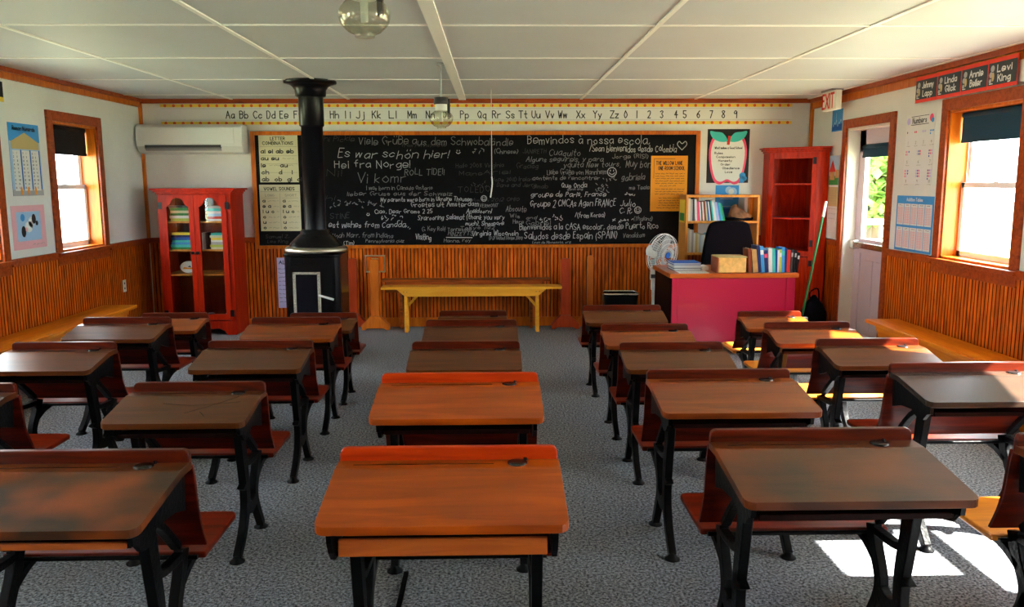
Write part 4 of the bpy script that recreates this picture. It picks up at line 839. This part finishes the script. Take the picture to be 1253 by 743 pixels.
up = [('cream', .028, .235, 0), ('grey_card', .020, .225, 0), ('dark_grey', .016, .225, 0), ('paper_white', .022, .225, 3), ('pink', .024, .20, 3), ('paper_white', .012, .20, 5), ('old_box_side', .014, .20, 5), ('paper_white', .014, .20, 6), ('old_box_side', .018, .205, 6), ('paper_cream', .013, .205, 7), ('deep_blue', .013, .205, 8), ('paper_white', .012, .20, 8),
      ('dark_grey', .014, .215, 9), ('teal', .014, .21, 9), ('paper_white', .022, .22, 10), ('pale_blue', .013, .20, 10), ('lilac', .013, .195, 11), ('sky_blue', .014, .19, 12), ('teal', .018, .19, 13), ('green', .012, .18, 14)]
COLN['lilac'] = 'lilac'
x = 2.030; prev = 0
for i, (c, w_, h_, deg) in enumerate(up):
    a = math.radians(deg); x += .23 * (math.tan(a) - math.tan(prev)); prev = a; M = Matrix.Translation((x, 8.55, 1.1605)) @ Matrix.Rotation(-a, 4, 'Y')
    book(M, w_, h_, .16, c, '%s book, %s from the left on the upper shelf of the open bookcase' % (COLN[c], ORD[i] if i < 15 else ['sixteenth', 'seventeenth', 'eighteenth', 'nineteenth', 'twentieth'][i - 15]), gu, parts=False); x += w_ / math.cos(a) + .0006
for i, (c, w_, h_) in enumerate((('paper_white', .032, .235), ('tan', .026, .235), ('orange_paper', .02, .235))):
    book(Matrix.Translation((2.655 + i * .033, 8.65, 1.1605)), w_, h_, .16, c, '%s book, %s of three at the right end of the upper shelf, behind the hat' % (COLN[c], ORD[i]), gu, parts=False)
gl = 'books on the lower shelf of the open bookcase'
x = 2.030
for i, (c, w_, h_) in enumerate((('cream', .024, .25), ('paper_white', .022, .235), ('grey_card', .020, .235), ('paper_white', .018, .20), ('sand', .022, .20), ('cream', .018, .20), ('grey_card', .014, .185), ('pale_blue', .018, .18), ('cream', .02, .185), ('paper_white', .018, .18), ('pale_blue', .016, .19), ('teal', .016, .2))):
    book(Matrix.Translation((x, 8.55, .8305)), w_, h_, .16, c, '%s book, %s from the left on the lower shelf of the open bookcase' % (COLN[c], ORD[i]), gl, parts=False); x += w_ + .001
# hat and black case on the shelf
t_ = thing('leather_hat', 'crumpled brown hat on the upper shelf of the open bookcase', 'hat', (2.60, 8.58, 1.1605))
m_ = MB('black_fabric', Matrix.Translation((2.585, 8.585, 1.172))); m_.add([(.145 * math.cos(a) * (1 + .05 * math.sin(3 * a)), .05 * math.sin(a), (.02 if k else 0) + .006 * math.sin(2 * a)) for k in (0, 1) for a in [2 * PI * i / 24 for i in range(24)]], [(i, (i + 1) % 24, 24 + (i + 1) % 24, 24 + i) for i in range(24)] + [tuple(range(24))[::-1], tuple(range(24, 48))], True); m_.build('brim', t_, abs_=True)
m_ = MB('hat_brown', Matrix.Translation((2.59, 8.585, 1.19))); prof = [(1, 0), (1.0, .03), (.85, .06), (.62, .09), (.38, .108), (.12, .115)]
vs = []
for r_, z in prof:
    for i in range(20):
        a = 2 * PI * i / 20; k = 1 + .10 * math.sin(3 * a + z * 40); vs.append((.12 * r_ * k * math.cos(a) - z * .25, .055 * r_ * k * math.sin(a), z * (1 - .25 * math.cos(a)) + .004 * math.sin(5 * a)))
m_.add(vs, [(j * 20 + i, j * 20 + (i + 1) % 20, (j + 1) * 20 + (i + 1) % 20, (j + 1) * 20 + i) for j in range(5) for i in range(20)] + [tuple(range(100, 120))], True); m_.build('crown', t_, abs_=True)

# ------------------------------------------------------------------ pedestal fan
FX, FY, FZ = 1.715, 8.28, .84
t_ = thing('pedestal_fan', 'white pedestal fan standing left of the pink desk', 'fan', (1.62, 8.34, 0))
MF = Matrix.Translation((FX, FY, FZ)) @ Matrix.Rotation(math.radians(36), 4, 'Z') @ Matrix.Rotation(math.radians(8), 4, 'X') @ Matrix.Scale(1.08, 4)
m_ = MB('white_plastic', MF)
for r_, y in ((.19, 0), (.186, -.03), (.15, -.055), (.11, -.066), (.07, -.072), (.186, .03), (.12, .06)): m_.tube([(r_ * math.cos(2 * PI * i / 40), y, r_ * math.sin(2 * PI * i / 40)) for i in range(40)], .005 if r_ == .19 else .0018, 5, True)
for i in range(48):
    a = 2 * PI * i / 48; ca, sa = math.cos(a), math.sin(a); m_.tube([(ca * q, y, sa * q) for q, y in ((.05, -.074), (.11, -.066), (.155, -.053), (.19, -.0))], .0014, 4)
    if i % 2 == 0: m_.tube([(ca * q, y, sa * q) for q, y in ((.05, .07), (.12, .06), (.19, .0))], .0014, 4)
m_.build('guard', t_, abs_=True)
o = MB('deep_blue', MF).lathe([(.030, -.078), (.030, -.070)], (0, 0, 0), 20, ax='y').build('badge', t_, abs_=True); o['label'] = 'round blue centre badge'
m_ = MB('grey_plastic', MF)
for k in range(5):
    a0 = 2 * PI * k / 5; P = []
    for r_, da in ((.035, -.35), (.10, -.40), (.165, -.30), (.175, .10), (.13, .30), (.06, .40), (.035, .3)): P.append((r_ * math.cos(a0 + da), .018 * da * 2, r_ * math.sin(a0 + da)))
    m_.add(P + [(p[0], p[1] + .003, p[2]) for p in P], [tuple(range(7)), tuple(range(7, 14))[::-1]] + [(i, 7 + i, 7 + (i + 1) % 7, (i + 1) % 7) for i in range(7)])
m_.lathe([(.036, -.02), (.036, .03)], (0, 0, 0), 16, ax='y'); m_.build('blades', t_, abs_=True)
m_ = MB('white_plastic', MF); m_.lathe([(.05, .065), (.062, .085), (.055, .16), (.03, .175)], (0, 0, 0), 20, ax='y'); m_.build('motor', t_, abs_=True)
px, py = 1.655, 8.40
m_ = MB('white_plastic'); m_.lathe([(.017, .05), (.017, .45), (.026, .46), (.026, .74)], (px, py, 0), 16); m_.box(px - .03, px + .03, py - .03, py + .03, .56, .72); m_.build('pole', t_, abs_=True)
MB('white_plastic').lathe([(.17, 0), (.17, .015), (.12, .035), (.03, .05)], (px, py, 0), 28).build('base', t_, abs_=True)
MB('dark_grey').box(px - .032, px + .032, py - .034, py - .02, .58, .62).build('control_panel', t_, abs_=True)

# ------------------------------------------------------------------ corner cabinet
A_, B_ = Vector((2.90, 8.66)), Vector((3.27, 8.29))
foot = [(2.90, 8.66), (2.90, 8.84), (3.39, 8.84), (3.39, 8.29), (3.27, 8.29)]
t_ = thing('corner_cabinet', 'tall red open corner cabinet in the right corner', 'cabinet', (3.15, 8.6, 0))
def wallpanel(p, q, z0, z1, th, mat, name, par=None):
    p, q = Vector(p), Vector(q); d_ = (q - p).normalized(); n_ = Vector((-d_.y, d_.x)) * th
    return MB(mat).prism([tuple(p), tuple(q), tuple(q + n_), tuple(p + n_)], z0, z1).build(name, par or t_, abs_=True, bevel=.002)
wallpanel((2.90, 8.84), (2.90, 8.66), 0, 1.86, .018, 'corner_red', 'side_panel')
wallpanel((3.27, 8.29), (3.39, 8.29), 0, 1.86, .018, 'corner_red', 'side_panel')
wallpanel((3.39, 8.845), (2.92, 8.845), 0, 1.86, .015, 'corner_red', 'back_panel') if 0 else None
MB('corner_red').prism([(2.905, 8.83), (3.385, 8.83), (3.385, 8.845), (2.905, 8.845)], 0, 1.86).build('back_panel', t_, abs_=True)
MB('corner_red').prism([(3.375, 8.31), (3.39, 8.31), (3.39, 8.83), (3.375, 8.83)], 0, 1.86).build('back_panel', t_, abs_=True)
dv = (B_ - A_).normalized()
def face(u0, u1, z0, z1, name, off=0, th=.02, par=None, mat='corner_red'):
    p = A_ + dv * u0; q = A_ + dv * u1; n_ = Vector((-dv.y, dv.x)); p -= n_ * off; q -= n_ * off
    return MB(mat).prism([tuple(p), tuple(q), tuple(q + n_ * th), tuple(p + n_ * th)], z0, z1).build(name, par or t_, abs_=True, bevel=.002)
W_ = (B_ - A_).length
face(0, .055, 0, 1.86, 'front_stile'); face(W_ - .055, W_, 0, 1.86, 'front_stile'); face(.055, W_ - .055, 1.80, 1.86, 'top_rail'); face(.055, W_ - .055, .80, .85, 'middle_rail'); face(.055, W_ - .055, 0, .10, 'base_skirt')
for z in (1.62, 1.33, .85) if 0 else (1.53, 1.175, .835): MB('corner_red').prism([tuple(p) for p in ((2.915, 8.67), (2.915, 8.83), (3.375, 8.83), (3.375, 8.31), (3.27, 8.31))], z, z + .018).build('shelf', t_, abs_=True, bevel=.002)
MB('corner_red').prism([(2.905, 8.67), (2.905, 8.83), (3.375, 8.83), (3.375, 8.31), (3.27, 8.31)], 1.84, 1.86).build('top_board', t_, abs_=True)
m_ = MB('corner_red')
for e_, z0, z1 in ((.012, 1.86, 1.88), (.03, 1.88, 1.90), (.05, 1.90, 1.915)):
    n2 = Vector((-dv.y, dv.x)) * e_; p = A_ - n2 - dv * e_; q = B_ - n2 + dv * e_
    m_.prism([(2.90 - e_, 8.84), (p.x, p.y), (q.x, q.y), (3.395, 8.29 - e_), (3.395, 8.84)], z0, z1)
m_.build('cornice', t_, abs_=True, bevel=.003)
d_ = face(.06, W_ - .06, .11, .79, 'door', .004); face(.11, W_ - .11, .17, .73, 'door_panel', .010, .008, d_)
for z in (1.74, .90): face(W_ - .045, W_ - .01, z, z + .07, 'hinge', .004, .004, mat='black_plastic')
for z in (.70, .16): face(W_ - .045, W_ - .01, z, z + .06, 'hinge', .004, .004, mat='black_plastic')
for x, z in ((3.10, 1.56), (3.02, 1.28), (3.12, .98)): 
    pass
# string mop leaning, black bag
t_ = thing('string_mop', 'green-handled white string mop leaning beside the corner cabinet', 'mop', (3.07, 7.98, 0))
top, bot = Vector((3.30, 8.10, 1.37)), Vector((3.06, 7.97, .20))
MB('broom_green').tube([bot, bot.lerp(top, .88)], .012).build('handle', t_, abs_=True)
MB('white_plastic').tube([bot.lerp(top, .87), top], [.016, .014]).build('handle_grip', t_, abs_=True)
m_ = MB('white_plastic'); m_.box(3.0, 3.12, 7.95, 7.99, .19, .23); m_.build('mop_clamp', t_, abs_=True, bevel=.006)
m_ = MB('rope_white')
for k in range(26):
    a = k * 2 * PI / 26; m_.tube(smooth([(3.06 + .05 * math.cos(a), 7.97 + .02 * math.sin(a), .20), (3.06 + .10 * math.cos(a), 7.97 + .07 * math.sin(a), .14), (3.06 + .13 * math.cos(a + .1), 7.97 + .10 * math.sin(a), .05), (3.06 + .16 * math.cos(a + .2), 7.97 + .13 * math.sin(a), .008)], 3), .007, 5)
m_.build('mop_strings', t_, abs_=True)
t_ = thing('black_bag', 'slumped black bag on the floor beside the exit door', 'bag', (3.22, 8.14, 0))
m_ = MB('black_fabric', Matrix.Translation((3.24, 8.13, 0)))
vs = []; pr = [(.6, 0), (1, .03), (1.05, .12), (.95, .25), (.7, .34), (.35, .39), (.12, .43)]
for r_, z in pr:
    for i in range(18):
        a = 2 * PI * i / 18; k = 1 + .08 * math.sin(4 * a + z * 14); vs.append((.13 * r_ * k * math.cos(a), .09 * r_ * k * math.sin(a), z))
m_.add(vs, [(j * 18 + i, j * 18 + (i + 1) % 18, (j + 1) * 18 + (i + 1) % 18, (j + 1) * 18 + i) for j in range(6) for i in range(18)] + [tuple(range(18))[::-1], tuple(range(108, 126))], True); m_.build('bag_body', t_, abs_=True)
MB('black_fabric').tube(smooth([(3.20, 8.10, .36), (3.17, 8.07, .46), (3.25, 8.07, .50), (3.28, 8.10, .37)], 4), .008, 6).build('handle', t_, abs_=True)

# ------------------------------------------------------------------ school desks
def school_desk(xc, y, H, w_, d_, mat, label, rail='rail_red', gold=False):
    t_ = thing('school_desk', label, 'school desk', (xc, y, 0), 'old school desks with attached seats')
    h2 = w_ / 2; zr = H - .040; zf = H - .088
    # top: flat strip then slope, rounded front corners
    r_ = .03; out = [(-h2, -.012), (-h2, -.095), (-h2, -d_ + r_)] + [(-h2 + r_ - r_ * math.cos(a), -d_ + r_ - r_ * math.sin(a)) for a in (.4, .8, 1.2, PI / 2)]
    out = out + [(-a, b_) for a, b_ in out[::-1]]
    zt = lambda q: zr if q >= -.095 else zr + (zf - zr) * ((-.095 - q) / (d_ - .095))
    n_ = len(out); th = .024; m_ = MB(mat)
    vs = [(a, b_, zt(b_)) for a, b_ in out] + [(a, b_, zt(b_) - th) for a, b_ in out]
    strip = (0, 1, n_ - 2, n_ - 1); slope = tuple(range(1, n_ - 1))
    m_.add(vs, [strip, slope, tuple(n_ + i for i in strip[::-1]), tuple(n_ + i for i in slope[::-1])] + [(i, n_ + i, n_ + (i + 1) % n_, (i + 1) % n_) for i in range(n_)])
    m_.use('inkwell').box(-h2 + .05, h2 - .20, -.062, -.055, zr - .002, zr + .0006)
    if 'scratched' in label:
        for P_ in ([(-.10, -.17), (.04, -.19), (.22, -.16)], [(.02, -.26), (.10, -.20), (.20, -.11)], [(.08, -.25), (.11, -.29)]):
            Q_ = smooth(P_, 5)
            for p, q in zip(Q_, Q_[1:]):
                e = Vector((-(q - p).y, (q - p).x)).normalized() * .0013
                m_.add([(*(v_), zt(v_.y) + .0008) for v_ in (p - e, q - e, q + e, p + e)], [(0, 1, 2, 3)])
    m_.build('desk_top', t_, bevel=.006, seg=3)
    # raised rear rail with rounded ends
    P = [(-h2 + .004, zr - .03)] + [(-h2 + .004 + .02 - .02 * math.cos(a), H - .02 + .02 * math.sin(a)) for a in (0, .5, 1, PI / 2)]
    P = P + [(-a, b_) for a, b_ in P[::-1]]
    MB(rail).prism(P, -.022, .004, 'y').build('rear_rail', t_, bevel=.004)
    # inkwell
    ix = h2 * .62; m_ = MB('inkwell'); m_.lathe([(.030, zr - .002), (.030, zr + .003), (.024, zr + .005), (.008, zr + .0055)], (ix, -.055, 0), 20); m_.lathe([(.006, zr + .001), (.006, zr + .008)], (ix + .025, -.03, 0), 8)
    m_.build('inkwell', t_)
    # book box
    bw = h2 - .045; m_ = MB('desk_side'); zb = H - (.195 if gold == 1 else .165)
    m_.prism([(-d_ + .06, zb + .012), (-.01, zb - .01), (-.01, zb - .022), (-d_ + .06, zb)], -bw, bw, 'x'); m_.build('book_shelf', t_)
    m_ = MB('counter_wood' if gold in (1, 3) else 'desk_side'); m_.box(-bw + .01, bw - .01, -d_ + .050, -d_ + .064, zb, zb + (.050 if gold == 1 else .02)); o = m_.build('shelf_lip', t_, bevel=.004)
    # iron sides, legs and feet
    for sx in (-1, 1):
        x0 = sx * (bw + .004); x1 = x0 + sx * .014; a, b_ = min(x0, x1), max(x0, x1); m_ = MB('iron')
        side = [(.0, zr - .03), (-.095, zr - .03), (-d_ + .03, zf - th)] + [(-d_ + .035, zf - .06), (-d_ + .055, zb + .01), (-d_ + .085, zb - .022), (-d_ + .12, zb - .030), (-d_ + .155, zb - .016), (-d_ + .19, zb + .004), (-.09, zb - .01), (-.01, zb - .035)]
        m_.prism(side, a, b_, 'x'); m_.build('side_plate', t_)
        m_ = MB('iron'); k = H / .76; c = sx * (h2 - .075); a, b_ = c - .016, c + .016
        m_.bar([(-.20 * k, zb + .01), (-.175 * k, .44 * k), (-.155 * k, .30 * k), (-.165 * k, .19 * k), (-.225 * k, .09 * k), (-.29, .016)], (.068, .038), a, b_)
        m_.bar([(.055, .40 * k), (.03, .33 * k), (-.02, .24 * k), (-.015, .17 * k), (.025, .09 * k), (.065, .016)], (.056, .034), a, b_)
        m_.bar([(-.165 * k, .20 * k), (-.09, .175 * k), (-.015, .20 * k)], .06 * k, a, b_)
        m_.bar([(-.17 * k, .42 * k), (-.10, .395 * k), (.05, .385 * k)], .026, a, b_)
        m_.bar([(.01, .29 * k), (.10, .325 * k), (.22, .338 * k), (.36, .342 * k)], (.035, .02), a, b_)
        m_.bar([(-.19 * k, zb + .0), (-.10, zb - .05), (.02, .42 * k)], .024, a, b_)
        m_.prism([(-.19 * k - .035, .31 * k), (-.155 * k, .33 * k), (-.155 * k, .27 * k)], a, b_, 'x')
        m_.build('iron_leg', t_, bevel=.004)
        for fy in (-.29, .065): MB('iron').lathe([(.032, 0), (.032, .006), (.018, .016), (.014, .03)], (c, fy, 0), 14).build('foot_pad', t_)
    # curved backrest for the seat ahead
    k = H / .76; bk_ = smooth([(.004, zr - .02), (.016, H - .12), (.03, H - .22), (.05, .47 * k), (.085, .395 * k)], 4)
    m_ = MB('back_red'); pl = [(p.x, p.y) for p in bk_]; N = len(pl)
    m_.add([(x, p[0] + dy, p[1]) for x in (-h2 + .004, h2 - .004) for dy in (0, .016) for p in pl],
           [(i, i + 1, 2 * N + i + 1, 2 * N + i) for i in range(N - 1)] + [(N + i, 3 * N + i, 3 * N + i + 1, N + i + 1) for i in range(N - 1)] + [(i, N + i, N + i + 1, i + 1) for i in range(N - 1)] + [(2 * N + i, 2 * N + i + 1, 3 * N + i + 1, 3 * N + i) for i in range(N - 1)] + [(0, 2 * N, 3 * N, N), (N - 1, 2 * N - 1, 4 * N - 1, 3 * N - 1)])
    m_.build('backrest', t_, bevel=.003)
    # seat
    zs = .36 * k; r_ = .03; S_ = [(-h2 + .01, .085), (h2 - .01, .085)] + [(h2 - .01 - r_ + r_ * math.cos(a), .43 - r_ + r_ * math.sin(a)) for a in (0, .5, 1, PI / 2)]
    S_ += [(-h2 + .01 + r_ - r_ * math.cos(a), .43 - r_ + r_ * math.sin(a)) for a in (PI / 2, 1, .5, 0)]
    MB('seat_red_lit' if gold == 2 else 'seat_red').prism(S_, zs - .012, zs + .010).build('seat', t_, bevel=.006)
    MB('iron').tube([(-h2 + .03, .07, zs + .0), (h2 - .03, .07, zs + .0)], .008).build('seat_hinge', t_)
    return t_
col = {'C': 'centre column', 'L': 'column left of centre', 'M': 'far left column', 'R': 'column right of centre', 'S': 'far right column'}
for xc, y, H, w_, d_, mat, label, rail, gold in [
    (-.142, 2.446, .76, .676, .405, 'desk_orange', 'bright orange school desk, nearest the camera in the centre column', 'rail_bright', 1),
    (-.148, 3.432, .76, .676, .405, 'desk_orange', 'orange school desk directly ahead of the nearest centre one', 'rail_bright', 0),
    (-.157, 4.445, .70, .601, .34, 'desk_brown', 'brown school desk, third from the camera in the centre column', 'rail_red', 0),
    (-.152, 5.331, .67, .605, .34, 'desk_brown', 'brown school desk, fourth from the camera in the centre column', 'rail_red', 0),
    (-.165, 6.225, .59, .523, .30, 'desk_brown', 'small red-brown school desk, farthest in the centre column before the yellow bench', 'rail_red', 0),
    (1.042, 2.595, .76, .676, .42, 'desk_dark', 'dark brown school desk, nearest the camera in the column right of centre', 'rail_red', 0),
    (.985, 3.507, .75, .640, .40, 'desk_amber', 'red-brown school desk, second from the camera in the column right of centre', 'rail_red', 0),
    (.965, 4.380, .70, .575, .30, 'desk_brown', 'brown school desk, third from the camera in the column right of centre', 'rail_red', 0),
    (.958, 5.130, .67, .565, .28, 'desk_amber', 'amber brown school desk, fourth from the camera in the column right of centre', 'rail_red', 0),
    (.970, 6.141, .64, .602, .30, 'desk_brown', 'brown school desk farthest away in the column right of centre, beside the pink desk', 'rail_red', 0),
    (2.02, 2.52, .76, .68, .40, 'desk_dark', 'school desk cut by the right edge, only its orange-lit seat and leg showing', 'rail_red', 2),
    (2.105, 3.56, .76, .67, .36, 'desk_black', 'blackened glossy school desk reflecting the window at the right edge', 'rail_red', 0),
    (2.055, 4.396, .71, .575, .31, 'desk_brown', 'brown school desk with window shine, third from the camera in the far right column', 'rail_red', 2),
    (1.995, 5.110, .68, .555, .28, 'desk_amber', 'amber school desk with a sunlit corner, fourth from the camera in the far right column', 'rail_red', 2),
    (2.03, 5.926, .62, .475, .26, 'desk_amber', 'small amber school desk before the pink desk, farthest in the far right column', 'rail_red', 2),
    (-1.285, 2.476, .75, .68, .415, 'desk_worn', 'dark worn school desk with orange patches, nearest the camera at the left edge', 'rail_red', 3),
    (-1.292, 3.533, .705, .576, .35, 'desk_brown', 'dark school desk with scratched top, second from the camera left of centre', 'rail_red', 0),
    (-1.285, 4.459, .71, .580, .35, 'desk_brown', 'brown school desk, third from the camera in the column left of centre', 'rail_red', 0),
    (-1.290, 5.293, .70, .585, .30, 'desk_amber', 'amber school desk, fourth from the camera in the column left of centre', 'rail_red', 0),
    (-1.256, 5.980, .62, .497, .27, 'desk_brown', 'small school desk in front of the wood stove', 'rail_red', 0),
    (-2.365, 3.517, .71, .576, .35, 'desk_dark', 'dark school desk cut by the left edge, only its right corner showing', 'rail_red', 0),
    (-2.35, 4.450, .71, .565, .34, 'desk_brown', 'school desk with window shine, nearest the left wall bench, at the left edge', 'rail_red', 0),
    (-2.40, 5.337, .70, .575, .32, 'desk_brown', 'school desk with bluish window shine, second from the farthest in the far left column', 'rail_red', 0),
    (-2.355, 6.023, .62, .489, .28, 'desk_amber', 'small amber school desk in front of the glass cabinet', 'rail_red', 0)]:
    school_desk(xc, y, H, w_, d_, mat, label, rail, gold)
tag(MB('iron').box(-.372, -.352, 2.35, 3.12, 0, .012).build('floor_strip', bevel=.003), 'black metal strip on the carpet under the nearest centre desk', 'metal strip')

# ------------------------------------------------------------------ outdoors
g = MB('lawn'); g.box(-60, 60, -40, 60, -.35, -.30); struct(g.build('trim_90', loc=(0, 0, -.35))); bpy.data.objects['trim_90'].name = 'ground'
def tree(x, y, h_, label, n_=1500, low=.5):
    t_ = thing('tree', label, 'tree', (x, y, -.3), 'trees outside the windows')
    MB('bark').tube([(x, y, -.3), (x + .1, y, h_ * .4), (x, y, h_ * .75)], [.22, .15, .06]).build('trunk', t_, abs_=True)
    m_ = MB('leaf'); R_ = h_ * .38
    for i in range(n_):
        p = Vector((random.gauss(0, 1), random.gauss(0, 1), random.gauss(0, 1))).normalized() * R_ * random.uniform(.55, 1); p.z *= 1.15
        c = Vector((x, y, h_ * .5 + low)) + p
        if c.z < .1: continue
        a = Vector((random.uniform(-1, 1), random.uniform(-1, 1), random.uniform(-1, 1))).normalized(); b_ = a.cross(Vector((0, 0, 1))).normalized() * .16; a = a * .2
        m_.add([c - a, c + b_, c + a, c - b_], [(0, 1, 2, 3)])
    o = m_.build('crown', t_, abs_=True)
tree(12.6, 27.0, 5.5, 'leafy green tree seen through the exit door glass', 5000, -.4)
tree(17.0, 37.0, 8, 'taller green tree behind the one outside the door', 4000, 0)
t_ = thing('porch_railing', 'white porch railing outside the exit door', 'railing', (4.9, 9.5, -.3))
MB('paper_white').box(4.3, 7.6, 9.6, 9.66, 1.06, 1.12).build('top_rail', t_, abs_=True)
MB('paper_white').box(4.3, 7.6, 9.6, 9.66, .40, .45).build('bottom_rail', t_, abs_=True)
for k in range(4): MB('paper_white').box(4.3 + k * 1.06, 4.38 + k * 1.06, 9.59, 9.67, -.3, 1.2).build('post', t_, abs_=True)
